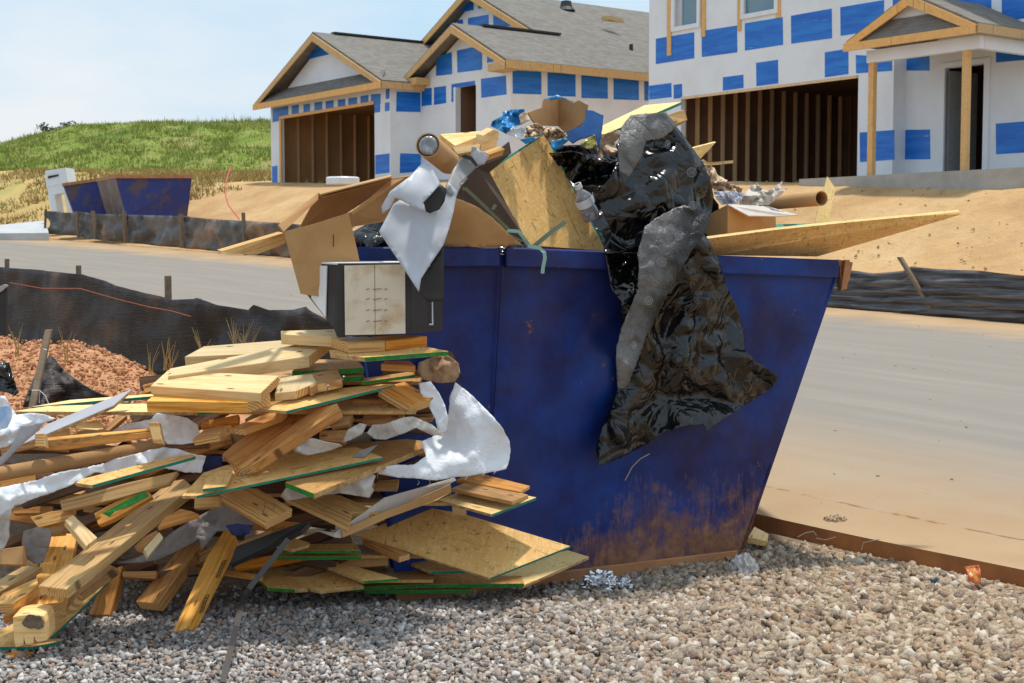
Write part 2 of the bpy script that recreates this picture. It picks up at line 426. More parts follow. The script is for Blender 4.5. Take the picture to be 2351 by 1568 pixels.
def m_road():
    g = G('road_concrete', .85, Spec=.2); p = g.pos()
    v = g.math('ADD', g.math('MULTIPLY', g.sep(p)[0], .7852), g.math('MULTIPLY', g.sep(p)[1], .6193))
    u = g.math('ADD', g.math('MULTIPLY', g.sep(p)[0], -.6193), g.math('MULTIPLY', g.sep(p)[1], .7852))
    uv = g.n('CombineXYZ', {'X': u, 'Y': v}).outputs[0]
    st = g.noise(g.map(uv, (.25, 2.2, 1)), 1.4, 6, .65)
    n = g.noise(uv, 1.1, 5, .6)
    base = g.ramp(st, (.25, (.225, .2, .172)), (.5, (.255, .226, .194)), (.75, (.295, .262, .224)))
    tan = g.ramp(n, (.3, (.4, .25, .125)), (.7, (.5, .34, .19)))
    e1 = g.n('MapRange', {'Value': g.math('MULTIPLY_ADD', n, 1.6, v), 'From Min': 8.8, 'From Max': 6.3}, clamp=True).outputs[0]
    e2 = g.n('MapRange', {'Value': g.math('MULTIPLY_ADD', n, 1.8, v), 'From Min': 14.6, 'From Max': 15.8}, clamp=True).outputs[0]
    col = g.mix(g.math('MULTIPLY', g.math('MAXIMUM', e1, e2), .85), base, tan)
    li = g.math('ABSOLUTE', g.math('SUBTRACT', g.math('MULTIPLY_ADD', g.noise(uv, 1.5, 6, .7), .16, v), 5.8))
    col = g.mix(g.math('MULTIPLY', g.ramp(li, (.006, 1), (.022, 0)), g.ramp(g.noise(uv, 9, 3), (.42, 0), (.56, .8))), col, (.2, .1, .05))
    sp = g.noise(g.map(uv, (6, 14, 1)), 2, 3, .5)
    col = g.mix(g.ramp(sp, (.7, 0), (.74, .55)), col, (.2, .15, .11))
    g.set(Base=col); g.bump(g.noise(uv, 35, 5, .7), .3, .01); return g.m
def road():
    us = ax((-14, 5, .25), (5, 12, .5), (12, 60, 3), (60, 300, 20)); vs = np.array([5.21, 5.5, 6, 8, 12, 16.05])
    U, V = np.meshgrid(us, vs, indexing='ij'); Z = z_road(U, V) + .004 * 0
    mb = MB(); top = [[UV(u, v + .012 * math.sin(u * 2.3) * (j == 0), z) for j, (v, z) in enumerate(zip(vs, zr))] for u, zr in zip(us, Z)]
    k = len(vs)
    mb.v = [q for r in top for q in r] + [r[0] - Vector((0, 0, .3)) for r in top] + [r[-1] - Vector((0, 0, .3)) for r in top]
    n = len(us)
    for i in range(n - 1):
        for j in range(k - 1):
            mb.f.append((i * k + j, i * k + k + j, i * k + k + j + 1, i * k + j + 1)); mb.m.append(0)
        mb.f.append((i * k, n * k + i, n * k + i + 1, i * k + k)); mb.m.append(1)
        mb.f.append((i * k + k - 1, i * k + 2 * k - 1, n * k + n + i + 1, n * k + n + i)); mb.m.append(0)
    return tag(mb.build('road', [m_road(), m_plain('kerb_stain', (.42, .17, .055), .9, (.28, .11, .04), 6, .3)], frame=Matrix.Identity(4)), kind='structure')
road()
# pale concrete apron beside the far silt fence
ap = MB(); q = [P(-40, 522, 47), P(104, 508, 47), P(112, 537, 42.4), P(-40, 538, 42.4)]
ap.prism([Vector((p.x, p.y, p.z + .03)) for p in q], Vector((0, 0, -.3)))
tag(ap.build('concrete_path', [m_plain('pale_apron', (.5, .52, .54), .85, (.42, .42, .42), 2)]), kind='structure')

# grassy hill behind
def m_hill():
    g = G('hill_grass', .95, Spec=.1); p = g.pos()
    n = g.noise(g.map(p, (1, 1, 1.5)), .22, 6, .68); n2 = g.noise(p, 1.4, 6, .7)
    col = g.ramp(n, (.3, (.09, .13, .035)), (.42, (.19, .25, .05)), (.54, (.25, .3, .07)), (.66, (.36, .29, .13)))
    col = g.mix(g.ramp(n2, (.45, 0), (.7, .5)), col, (.1, .14, .03))
    g.set(Base=col); g.bump(n2, .8, .3); return g.m
def hill_z(x, y):
    x = np.asarray(x, float); y = np.asarray(y, float)
    u = -.6193 * x + .7852 * y; v = .7852 * x + .6193 * y
    amp = np.interp(x / np.maximum(y, 1), [-.42, -.36, -.31, -.285, -.25, -.2, -.12, .1], [1.6, 2.1, 3.35, 3.5, 3.5, 3.6, 3.9, 4.1])
    return z_ground(u, v) - .9 + (amp + .9) * np.where(y < 102, sst((y - 62) / 40), 1 - .5 * sst((y - 102) / 60))
def hill():
    ks = np.linspace(-.62, .45, 190); ys = np.concatenate([np.linspace(62, 108, 60), np.linspace(112, 190, 10)])
    K, Y = np.meshgrid(ks, ys, indexing='ij'); X = K * Y
    Z = hill_z(X, Y)
    pts = np.stack([X, Y, Z], -1).reshape(-1, 3)
    pts[:, 2] += (fbm(pts * np.array([1, 1, 0]), .16, 4) * .55 + fbm(pts, .7, 3) * .22) * np.clip((pts[:, 1] - 64) / 14, 0, 1)
    n, m = K.shape; q = np.arange(n * m).reshape(n, m)
    f = np.stack([q[:-1, :-1], q[1:, :-1], q[1:, 1:], q[:-1, 1:]], -1).reshape(-1, 4)
    me = bpy.data.meshes.new('hill'); me.from_pydata(pts.tolist(), [], f.tolist()); me.materials.append(m_hill())
    me.polygons.foreach_set('use_smooth', [True] * len(f)); me.update()
    tag(link(bpy.data.objects.new('hill', me)), kind='structure')
    # long grass and weeds on it, nobody could count them
    N = 26000; k = RNG.uniform(-.44, -.1, N); y = 66 + 40 * RNG.uniform(0, 1, N) ** .8; x = k * y
    z = hill_z(x, y)
    z += (fbm(np.stack([x, y, 0 * x], -1), .16, 4) * .55) * np.clip((y - 64) / 14, 0, 1) - .1
    pat = fbm(np.stack([x, y, 0 * x], -1), .12, 3)
    h = RNG.uniform(.12, .34, N) * (1 + .9 * np.clip(pat + .15, 0, 1)); h[RNG.uniform(0, 1, N) < .02] *= 1.7
    B = 4
    ang = RNG.uniform(0, 6.28, (N, B)); wd = RNG.uniform(.02, .06, (N, B))
    ox = RNG.normal(0, .2, (N, B)); oy = RNG.normal(0, .2, (N, B)); lean = RNG.normal(0, .3, (N, B, 2))
    cx = x[:, None] + ox; cy = y[:, None] + oy; cz = z[:, None] + 0 * ox
    dx = np.cos(ang) * wd; dy = np.sin(ang) * wd; hh = h[:, None] * RNG.uniform(.6, 1.1, (N, B))
    t = np.stack([np.stack([cx - dx, cy - dy, cz], -1), np.stack([cx + dx, cy + dy, cz], -1),
                  np.stack([cx + lean[..., 0] * hh, cy + lean[..., 1] * hh, cz + hh], -1)], 2).reshape(-1, 3)
    n = len(t) // 3
    me = bpy.data.meshes.new('grass'); me.vertices.add(len(t)); me.vertices.foreach_set('co', t.ravel())
    me.loops.add(3 * n); me.loops.foreach_set('vertex_index', np.arange(3 * n)); me.polygons.add(n)
    me.polygons.foreach_set('loop_start', np.arange(0, 3 * n, 3)); me.update(calc_edges=True)
    g = G('tall_grass', .9, Spec=.1)
    g.set(Base=g.mix(g.ramp(g.noise(g.pos(), .15, 4), (.45, 0), (.65, .4)), g.ramp(g.island(), (0, (.13, .19, .04)), (.45, (.24, .32, .06)), (.75, (.33, .38, .09)), (1, (.52, .42, .18))), (.46, .38, .14)))
    me.materials.append(g.m); tag(link(bpy.data.objects.new('grass', me)), 'long green grass and weeds covering the hillside', 'grass', kind='stuff')
hill()
def leaf_cloud(name, centres, radius, n, size, mat, parent):
    mb = MB()
    for c in centres:
        for _ in range(n):
            d = Vector((random.gauss(0, 1), random.gauss(0, 1), random.gauss(0, 1))).normalized() * radius * random.uniform(.3, 1) ** .5
            p = Vector(c) + Vector((d.x, d.y, d.z * .7))
            a = Vector((random.gauss(0, 1), random.gauss(0, 1), random.gauss(0, 1))).normalized() * size * random.uniform(.6, 1.3)
            b = a.cross(Vector((random.gauss(0, 1), random.gauss(0, 1), random.gauss(0, 1)))).normalized() * size * .5
            mb.add([p - a, p + b, p + a, p - b], [(0, 1, 2, 3)])
    return mb.build(name, [mat], parent)
M['leaf'] = m_plain('shrub_leaf', (.07, .12, .05), .8, (.045, .08, .03), 2)
def dry_tufts():
    N = 7000; k = RNG.uniform(-.42, -.13, N); y = RNG.uniform(46, 68, N); x = k * y
    u = -.6193 * x + .7852 * y; v = .7852 * x + .6193 * y
    ok = (v > 17.5) & (fbm(np.stack([x, y, 0 * x], -1), .22, 4) > -.12); x, y, u, v = x[ok], y[ok], u[ok], v[ok]; N = len(x)
    z = z_ground(u, v); B = 4; an = RNG.uniform(0, 6.28, (N, B)); h = RNG.uniform(.06, .24, (N, B))
    cx = x[:, None] + RNG.normal(0, .12, (N, B)); cy = y[:, None] + RNG.normal(0, .12, (N, B)); cz = z[:, None] + 0 * cx - .01
    dx, dy = np.cos(an) * .03, np.sin(an) * .03; l = RNG.normal(0, .5, (N, B, 2))
    t = np.stack([np.stack([cx - dx, cy - dy, cz], -1), np.stack([cx + dx, cy + dy, cz], -1), np.stack([cx + l[..., 0] * h, cy + l[..., 1] * h, cz + h], -1)], 2).reshape(-1, 3)
    n = len(t) // 3; me = bpy.data.meshes.new('dry_grass'); me.vertices.add(len(t)); me.vertices.foreach_set('co', t.ravel())
    me.loops.add(3 * n); me.loops.foreach_set('vertex_index', np.arange(3 * n)); me.polygons.add(n)
    me.polygons.foreach_set('loop_start', np.arange(0, 3 * n, 3)); me.update(calc_edges=True)
    g = G('dry_grass', .9, Spec=.1); g.set(Base=g.ramp(g.island(), (0, (.2, .13, .05)), (.5, (.42, .29, .12)), (.85, (.3, .28, .09)), (1, (.55, .42, .2))))
    me.materials.append(g.m); tag(link(bpy.data.objects.new('dry_grass', me)), 'sparse dry grass on the tan field below the hill', 'grass', kind='stuff')
dry_tufts()
base = P(140, 312, 101)
sh = empty('shrub', base - Vector((0, 0, .6)), 'lone leafy shrub on the skyline of the hill', 'shrub')
st = MB(); cs = []
for k in range(9):
    x = 92 + k * 10.5; top = P(x, (292, 288, 298, 301, 297, 289, 286, 284, 295)[k], 101); b0 = P(150 + (x - 140) * .4, 313, 101)
    st.tube([b0, b0.lerp(top, .5) + Vector((0, 0, .12)), top], [.05, .03, .012], 5); cs += [top, b0.lerp(top, .7), b0.lerp(top, .4)]
st.build('stem', [M['stake']], sh); leaf_cloud('foliage', cs, .33, 34, .1, M['leaf'], sh)

# ------------------------------------------------------------------ gravel
HULLS = []
def hulls(n=48):
    """angular crushed-stone shapes, each the hull of a few random points"""
    for _ in range(n):
        bm = bmesh.new()
        for _k in range(random.randint(9, 14)):
            d = Vector((random.gauss(0, 1), random.gauss(0, 1), random.gauss(0, 1))).normalized() * random.uniform(.82, 1.08); bm.verts.new(d)
        r = bmesh.ops.convex_hull(bm, input=bm.verts[:])
        bmesh.ops.delete(bm, geom=[v for v in bm.verts if not v.link_faces], context='VERTS')
        bmesh.ops.triangulate(bm, faces=bm.faces[:]); bmesh.ops.recalc_face_normals(bm, faces=bm.faces[:])
        bm.verts.index_update(); HULLS.append((np.array([v.co[:] for v in bm.verts]), np.array([[v.index for v in f.verts] for f in bm.faces]))); bm.free()
hulls()
def stones(name, cx, cy, cz, dia, mat, K=0, flat=.75):
    N = len(cx); C = np.stack([cx, cy, cz], -1); kind = RNG.integers(0, len(HULLS), N)
    sc = np.stack([RNG.uniform(.8, 1.45, N), RNG.uniform(.7, 1.1, N), RNG.uniform(.5, .9, N) * flat / .75], -1)
    q = RNG.normal(size=(N, 4)) * np.array([1, .4, .4, 1]); q /= np.linalg.norm(q, axis=1, keepdims=True)
    w, x, y, z = q.T
    Rm = np.stack([1 - 2 * (y * y + z * z), 2 * (x * y - z * w), 2 * (x * z + y * w), 2 * (x * y + z * w), 1 - 2 * (x * x + z * z), 2 * (y * z - x * w),
                   2 * (x * z - y * w), 2 * (y * z + x * w), 1 - 2 * (x * x + y * y)], -1).reshape(N, 3, 3)
    vs, fs, k = [], [], 0
    for h, (d, tri) in enumerate(HULLS):
        i = np.where(kind == h)[0]
        if not len(i): continue
        v = np.einsum('nij,nvj->nvi', Rm[i], d[None] * sc[i][:, None, :]) * (dia[i] / 2)[:, None, None] + C[i][:, None, :]
        fs.append((tri[None] + (k + np.arange(len(i)) * len(d))[:, None, None]).reshape(-1, 3)); vs.append(v.reshape(-1, 3)); k += len(i) * len(d)
    v = np.concatenate(vs); f = np.concatenate(fs)
    me = bpy.data.meshes.new(name); me.vertices.add(len(v)); me.vertices.foreach_set('co', v.ravel())
    me.loops.add(f.size); me.loops.foreach_set('vertex_index', f.ravel()); me.polygons.add(len(f))
    me.polygons.foreach_set('loop_start', np.arange(0, f.size, 3)); me.update(calc_edges=True)
    me.materials.append(mat)
    return link(bpy.data.objects.new(name, me))
def m_gravel():
    g = G('crushed_stone', .85, Spec=.25); p = g.pos(); i = g.island()
    i2 = g.math('FRACT', g.math('MULTIPLY', i, 37.7))
    tan = g.ramp(i, (0, (.14, .09, .06)), (.22, (.27, .19, .115)), (.5, (.39, .29, .18)), (.68, (.32, .185, .095)), (.76, (.43, .335, .225)), (.9, (.5, .405, .285)), (1, (.62, .55, .45)))
    grey = g.ramp(i, (0, (.1, .085, .08)), (.2, (.195, .185, .18)), (.54, (.335, .32, .31)), (.68, (.31, .18, .1)), (.76, (.39, .36, .34)), (.88, (.52, .49, .46)), (1, (.68, .65, .62)))
    k = g.n('MapRange', {'Value': g.math('MULTIPLY_ADD', i2, .9, g.sep(p)[0]), 'From Min': .1, 'From Max': 1.4}, clamp=True).outputs[0]
    col = g.mix(k, grey, tan)
    n = g.noise(p, 160, 4, .7); n2 = g.noise(p, 45, 4, .7)
    col = g.mix(g.ramp(n, (.45, 0), (.7, .5)), col, (.66, .62, .58)); col = g.mix(g.ramp(n2, (.5, 0), (.66, .5)), col, (.3, .14, .07))
    g.set(Base=col); g.bump(n, .5, .003); return g.m
def gravel():
    xs, ys, ds, zs = [], [], [], []
    for lay in range(3):
        y = 3.9
        while y < 7.2:
            x = -.42 * y - .1
            while x < .42 * y + .1:
                d = np.interp(x / y, [-.36, -.05, .12, .36], [.023, .0255, .036, .043]) * math.exp(max(-.6, min(.42, random.gauss(0, .3))))
                X = x + random.gauss(0, .006); Y = y + random.gauss(0, .006)
                vv = .7852 * X + .6193 * Y
                if vv < 5.195 and not (Y > 6.1 and X < .4) and not (lay and Y > 6.6):
                    xs.append(X); ys.append(Y); ds.append(d)
                    edge = max(0, vv - 4.9)
                    zs.append(.006 * lay + d * .22 + .012 * noise.noise(Vector((X * 2.2, Y * 2.2, 3))) - edge * .05 - .042 * float(sst((Y - 5.15) / .4)))
                x += .0235 * (1 if x / y < 0 else 1 + 2.4 * min(.22, x / y))
            y += .0225
    return tag(stones('gravel', np.array(xs), np.array(ys), np.array(zs), np.array(ds), m_gravel()), 'loose crushed stone gravel spread in front of the dumpster', 'gravel', kind='stuff')
gravel()
M['rock'] = m_plain('pale_rock', (.5, .38, .25), .9, (.38, .26, .15), 40, .6, 120)

# ------------------------------------------------------------------ houses: a runs right along the front, b goes into the plot
def H(a, b, z): return Vector((.596 * a + .803 * b, -.803 * a + .596 * b, z))
def onb(x, y, b):
    p = hit(x, y, H(0, b, 0), Vector((.803, .596, 0))); return (.596 * p.x - .803 * p.y, p.z)
def ona(x, y, a):
    p = hit(x, y, H(a, 0, 0), Vector((.596, -.803, 0))); return (.803 * p.x + .596 * p.y, p.z)
EA, EB, EZ = H(1, 0, 0), H(0, 1, 0), Vector((0, 0, 1))
def hb(mb, a0, a1, b0, b1, z0, z1, m=0): mb.box(H(a0, b0, z0), EA * (a1 - a0), EB * (b1 - b0), EZ * (z1 - z0), m)
def one(name, mat, parent, *boxes, label=None):
    mb = MB()
    for q in boxes: hb(mb, *q)
    o = mb.build(name, [mat], parent)
    if label: o['label'] = label
    return o
def sheet_b(parent, b, pts, t=.006, name='blue_panel', mat=None):
    """a thin panel on a front wall, from photo corners"""
    mb = MB(); q = [onb(x, y, b) for x, y in pts]
    mb.prism([H(a, b - t, z) for a, z in q], EB * t * .9); return mb.build(name, [mat or M['blue']], parent)
def sheet_a(parent, a, pts, t=.006, name='blue_panel', mat=None):
    mb = MB(); q = [ona(x, y, a) for x, y in pts]
    mb.prism([H(a + t, b, z) for b, z in q], EA * -t * .9); return mb.build(name, [mat or M['blue']], parent)
def rect(x0, y0, x1, y1, dl=0, dr=0):
    """photo rectangle on a receding wall: left edge y0..y1 at x0, right edge moved by dl"""
    return [(x0, y0), (x1, y0 + dl), (x1, y1 + dr), (x0, y1)]
def gable(parent, al, ar, ap_, zl, zp, b0, b1, t=.09, over=0.0, ridge_vent=None, bmid=None, fas=.2):
    """two roof planes running back from b0 to b1, and the fascia boards"""
    r = MB()
    for a in (al, ar):
        r.prism([H(a, b0, zl), H(ap_, b0, zp), H(ap_, b1, zp), H(a, b1, zl)], Vector((0, 0, t)))
    o = r.build('roof', [M['shingle']], parent)
    for a in (al, ar):
        f = MB()
        f.prism([H(a, b0 - .05, zl - fas * .7), H(a, b0 - .05, zl + .02), H(ap_, b0 - .05, zp + .02), H(ap_, b0 - .05, zp - fas)], EB * .04)
        f.build('rake_board', [M['fascia']], parent)
    return o
def eave_board(parent, a0, b0, a1, b1, z0, z1, h=.19):
    mb = MB(); d = (H(a1, b1, 0) - H(a0, b0, 0)).normalized(); n = Vector((d.y, -d.x, 0)) * .04
    mb.prism([H(a0, b0, z0), H(a1, b1, z1), H(a1, b1, z1 - h), H(a0, b0, z0 - h)], n); return mb.build('eave_board', [M['fascia']], parent)

# --- the further house with three gables
h1 = empty('house', H(-35, 25, 3.3), 'unfinished single-storey house with three gables, blue-patched white walls and an open garage', 'house', 'houses under construction')
zb1 = 3.4
A0, A1 = onb(622, 300, 22)[0], onb(896, 300, 22)[0]
o0, o1 = onb(645, 300, 22)[0], onb(860, 300, 22)[0]; zo = 5.68
AR = onb(1172, 300, 23.05)[0]
one('wall', M['wrap'], h1, (A0, o0, 22, 22.12, zb1, 6.12), (o1, A1, 22, 22.12, zb1, 6.12), (o0, o1, 22, 22.12, zo, 6.12), (A1 - .12, A1, 22.12, 23.05, zb1, 6.12),
    (A0, A0 + .12, 22.12, 29, zb1, 6.12))
d0, d1 = onb(1050, 300, 23.05)[0], onb(1093, 300, 23.05)[0]; zd1 = onb(1070, 197, 23.05)[1]
mw = MB()
for q in ((A1 - .12, d0, 23.05, 23.17, zb1, 6.4), (d1, AR, 23.05, 23.17, zb1, 6.4), (d0, d1, 23.05, 23.17, zd1, 6.4), (AR - .12, AR, 23.17, 34, zb1, 6.4)): hb(mw, *q)
gz = MB()
gz.prism([H(-35.4, 23.06, 6.4), H(AR, 23.06, 6.4), H(-33.25, 23.06, 7.5)], EB * .1)
gz.prism([H(-42.6, 26.05, 6.0), H(-31.8, 26.05, 6.6), H(-36.95, 26.05, 9.3)], EB * .1)
gz.prism([H(-43.0, 22.05, 6.12), H(A1, 22.05, 6.12), H(-39.45, 22.05, 7.95)], EB * .1)
mw.build('wall', [M['wrap']], h1); gz.build('gable_wall', [M['wrap']], h1)
one('foundation', M['concrete'], h1, (A0 - .05, A1 + .05, 21.95, 29, 2.2, zb1 - .004), (A1 + .06, AR + .05, 23, 34, 2.2, zb1 - .004))
# garage inside: floor, studded side wall, rear wall
one('garage_interior', M['interior'], h1, (A0 + .13, A0 + .2, 22.13, 28.5, zb1, 6.1), (A0 + .2, A1 - .15, 28.5, 28.6, zb1, 6.1), (A1 - .2, A1 - .13, 22.2, 28.5, zb1, 6.1), (A0 + .2, A1 - .2, 22.13, 28.5, 6.0, 6.1))
for k in range(11): one('stud', M['stud'], h1, (A0 + .205, A0 + .3, 22.3 + k * .55, 22.345 + k * .55, zb1, 6.0))
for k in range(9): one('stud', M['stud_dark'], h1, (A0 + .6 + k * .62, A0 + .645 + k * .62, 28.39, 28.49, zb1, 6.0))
one('garage_frame', M['fascia'], h1, (o0 - .06, o0 + .06, 21.96, 22.0, zb1, zo), (o0 - .06, o1, 21.96, 22.0, zo - .02, zo + .07))
gable(h1, -43.5, -35.35, -39.45, 6.16, 8.02, 21.6, 28.5)
gable(h1, -35.85, -30.7, -33.25, 6.33, 7.6, 22.6, 27.5)
gable(h1, -43.1, -30.72, -36.93, 6.34, 9.42, 25.65, 35)
# pent roof strip under the garage gable
pr = MB(); pr.prism([H(-43.45, 21.62, 6.2), H(-35.4, 21.62, 6.2), H(-35.9, 22.04, 6.58), H(-42.9, 22.04, 6.58)], Vector((0, 0, .05))); pr.build('pent_roof', [M['shingle']], h1)
eave_board(h1, -43.5, 21.57, -35.35, 21.57, 6.2, 6.2); eave_board(h1, -35.33, 21.57, -35.33, 23.0, 6.2, 6.2)
eave_board(h1, -30.68, 22.57, -30.68, 35, 6.4, 6.4, .22)
for a0 in (-35.85, -31.5): one('eave_return', M['fascia'], h1, (a0, a0 + .8, 22.56, 23.04, 6.16, 6.36))
# ridge vents, vents
for a, b0, b1, z in ((-39.45, 22.3, 26.4, 8.13), (-33.25, 23.6, 26.4, 7.71)): one('ridge_vent', M['black'], h1, (a - .12, a + .12, b0, b1, z - .03, z + .03))
vp = MB(); vp.lathe(P(1449, 121, 43.3) - Vector((0, 0, .15)), (0, 0, 1), [(0, .12), (.05, .07), (.4, .06), (.4, 0)], 10); vp.build('vent_pipe', [M['black']], h1)
vq = MB(); vq.lathe(P(1300, 10, 46.2) - Vector((0, 0, .2)), (0, 0, 1), [(0, .3), (.12, .2), (.3, .16), (.34, 0)], 12); vq.build('roof_vent', [M['black']], h1)
wb = MB(); c = P(1380, 47, 44.9); wb.prism([c, c + EA * .3 + EB * .1, c + EA * .5 + EB * .5 - EZ * .1, c + EA * .15 + EB * .4], EZ * .12); wb.build('roof_scrap', [M['fascia']], h1)
one('wall_cap', M['interior_dark'], h1, (d0, d1, 24.2, 24.25, zb1, 6.2), (d0 - .03, d0, 23.2, 24.2, zb1, 6.2), (d1, d1 + .03, 23.2, 24.2, zb1, 6.2))
one('door_frame', M['wrap'], h1, (d0 - .1, d0, 22.99, 23.04, zb1, zd1), )
# blue panels, read off the photo
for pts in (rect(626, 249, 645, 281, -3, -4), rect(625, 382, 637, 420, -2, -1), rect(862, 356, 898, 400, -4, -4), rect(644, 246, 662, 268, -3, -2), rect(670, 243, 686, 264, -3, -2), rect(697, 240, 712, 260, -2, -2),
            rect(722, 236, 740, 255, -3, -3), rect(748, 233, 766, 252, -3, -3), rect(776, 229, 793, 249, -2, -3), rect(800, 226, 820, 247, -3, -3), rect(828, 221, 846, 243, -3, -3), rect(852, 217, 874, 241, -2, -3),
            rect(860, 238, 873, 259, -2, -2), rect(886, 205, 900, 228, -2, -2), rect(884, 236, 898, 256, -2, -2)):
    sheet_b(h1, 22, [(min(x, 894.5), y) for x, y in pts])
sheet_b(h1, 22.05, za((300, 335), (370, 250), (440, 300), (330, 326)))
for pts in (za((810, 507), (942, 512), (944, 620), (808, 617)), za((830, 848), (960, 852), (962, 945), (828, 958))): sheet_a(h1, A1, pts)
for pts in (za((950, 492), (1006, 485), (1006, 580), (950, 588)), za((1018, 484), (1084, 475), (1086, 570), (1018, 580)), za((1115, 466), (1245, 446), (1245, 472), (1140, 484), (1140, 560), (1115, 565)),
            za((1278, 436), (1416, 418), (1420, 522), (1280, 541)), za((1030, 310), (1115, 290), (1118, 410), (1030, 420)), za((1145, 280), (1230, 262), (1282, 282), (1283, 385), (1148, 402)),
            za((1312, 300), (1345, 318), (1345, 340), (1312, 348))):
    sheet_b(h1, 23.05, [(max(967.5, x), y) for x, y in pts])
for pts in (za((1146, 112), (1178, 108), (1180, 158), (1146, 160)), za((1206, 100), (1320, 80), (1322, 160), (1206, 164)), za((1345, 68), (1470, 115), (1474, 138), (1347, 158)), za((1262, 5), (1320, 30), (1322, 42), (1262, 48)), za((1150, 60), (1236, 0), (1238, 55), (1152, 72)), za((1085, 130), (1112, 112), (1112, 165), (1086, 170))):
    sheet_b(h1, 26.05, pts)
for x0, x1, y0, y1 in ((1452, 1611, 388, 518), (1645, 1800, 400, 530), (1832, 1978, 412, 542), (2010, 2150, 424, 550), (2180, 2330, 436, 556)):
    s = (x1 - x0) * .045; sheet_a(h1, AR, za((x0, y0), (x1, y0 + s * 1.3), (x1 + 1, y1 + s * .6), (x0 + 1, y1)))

# --- the nearer two-storey house with the porch
h2 = empty('house', H(-18, 24, 2.8), 'tall unfinished two-storey house with blue-striped white front, dark open garage and timber porch', 'house', 'houses under construction')
B2 = 23.4; zb2 = 2.78
aL = onb(1489, 300, B2)[0]; g0, g1 = onb(1563, 300, B2)[0], onb(1969, 300, B2)[0]; aS = onb(2050, 300, B2)[0]
zg0, zg1 = onb(1563, 226, B2)[1], onb(1969, 176, B2)[1]; zg = (zg0 + zg1) / 2
B3 = 23.8; dd0, dd1 = onb(2166, 250, B3)[0], onb(2262, 250, B3)[0]; zdd = onb(2210, 152, B3)[1]; aE = onb(2600, 300, B3)[0]
w1a, w1b = onb(1547, 30, B2)[0], onb(1606, 30, B2)[0]; w2a, w2b = onb(1707, 20, B2)[0], onb(1784, 20, B2)[0]
zw1, zw2 = onb(1575, 66, B2)[1], onb(1745, 40, B2)[1]
mw = MB()
for q in ((aL, g0, B2, B2 + .15, zb2, 10.2), (g0, g1, B2, B2 + .15, zg, zw1), (g0, w1a, B2, B2 + .15, zw1, 10.2), (w1b, w2a, B2, B2 + .15, zw1, 10.2), (w2b, aS, B2, B2 + .15, zw1, 10.2), (w1a, w1b, B2, B2 + .15, zw1 + 1.5, 10.2),
          (w2a, w2b, B2, B2 + .15, zw1 + 1.5, 10.2), (g1, aS, B2, B2 + .15, zb2, zw1), (aS - .15, aS, B2 + .15, B3 + .15, zb2, 10.2), (aS, dd0, B3, B3 + .15, zb2, 10.2), (dd1, aE, B3, B3 + .15, zb2, 10.2), (dd0, dd1, B3, B3 + .15, zdd, 10.2),
          (aL, aL + .15, B2 + .15, 33, zb2, 10.2), (aE - .15, aE, B3 + .15, 33, zb2, 10.2), (aL, aE, 33, 33.15, zb2, 10.2)): hb(mw, *q)
mw.build('wall', [M['wrap']], h2)
one('foundation', M['concrete'], h2, (aL - .05, aS + .04, B2 - .05, 33.2, 1.8, zb2 - .003), (aS + .05, aE, B3 - .05, 33.2, 1.8, zb2 - .003))
hr = MB(); zr = 10.22
hr.prism([H(aL - .4, B2 - .4, zr), H(aE + .4, B2 - .4, zr), H(aE + .4, 28.3, zr + 2.6), H(aL - .4, 28.3, zr + 2.6)], EZ * .1)
hr.prism([H(aL - .4, 33.5, zr), H(aE + .4, 33.5, zr), H(aE + .4, 28.3, zr + 2.6), H(aL - .4, 28.3, zr + 2.6)], EZ * .1)
hr.build('roof', [M['shingle']], h2)
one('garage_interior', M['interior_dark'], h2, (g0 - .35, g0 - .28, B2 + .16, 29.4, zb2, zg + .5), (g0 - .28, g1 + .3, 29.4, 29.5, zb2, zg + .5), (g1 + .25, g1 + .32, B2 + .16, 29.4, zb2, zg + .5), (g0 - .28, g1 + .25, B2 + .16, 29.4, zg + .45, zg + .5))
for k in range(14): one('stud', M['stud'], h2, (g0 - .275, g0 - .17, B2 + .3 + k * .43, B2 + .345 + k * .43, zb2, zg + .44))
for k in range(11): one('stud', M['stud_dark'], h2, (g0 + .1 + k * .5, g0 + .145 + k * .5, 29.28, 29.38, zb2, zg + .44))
one('garage_shelf', M['black'], h2, (g0 + 1.9, g0 + 2.6, 28.6, 29.2, zb2 + .9, zb2 + 1.0), (g0 + 1.9, g0 + 2.6, 28.6, 29.2, zb2 + .1, zb2 + .8), (g0 + 2.0, g0 + 2.5, 28.6, 29.2, zb2 + 1.1, zb2 + 1.7))
one('garage_header', M['stud'], h2, (g0, g1, B2 - .02, B2 - .003, zg - .03, zg + .03))
for k, (wa, wc, ys) in enumerate(((w1a, w1b, 65), (w2a, w2b, 40))):
    wf = one('window', M['white'], h2, (wa - .05, wa + .05, B2 - .05, B2 + .02, zw1 - .02, zw1 + 1.5), (wc - .05, wc + .05, B2 - .05, B2 + .02, zw1 - .02, zw1 + 1.5), (wa + .05, wc - .05, B2 - .05, B2 + .02, zw1 - .02, zw1 + .08), (wa + .05, wc - .05, B2 - .05, B2 + .02, zw1 + 1.42, zw1 + 1.5))
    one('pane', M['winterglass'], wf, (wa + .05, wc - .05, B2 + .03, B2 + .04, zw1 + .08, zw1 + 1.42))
for x0, x1, y1 in ((184, 208, 340), (392, 416, 226), (612, 632, 190), (845, 872, 110)):
    sheet_b(h2, B2, zb((x0, -30), (x1, -30), (x1, y1 - 3), (x0, y1)), .03, 'timber_strip', M['fascia'])
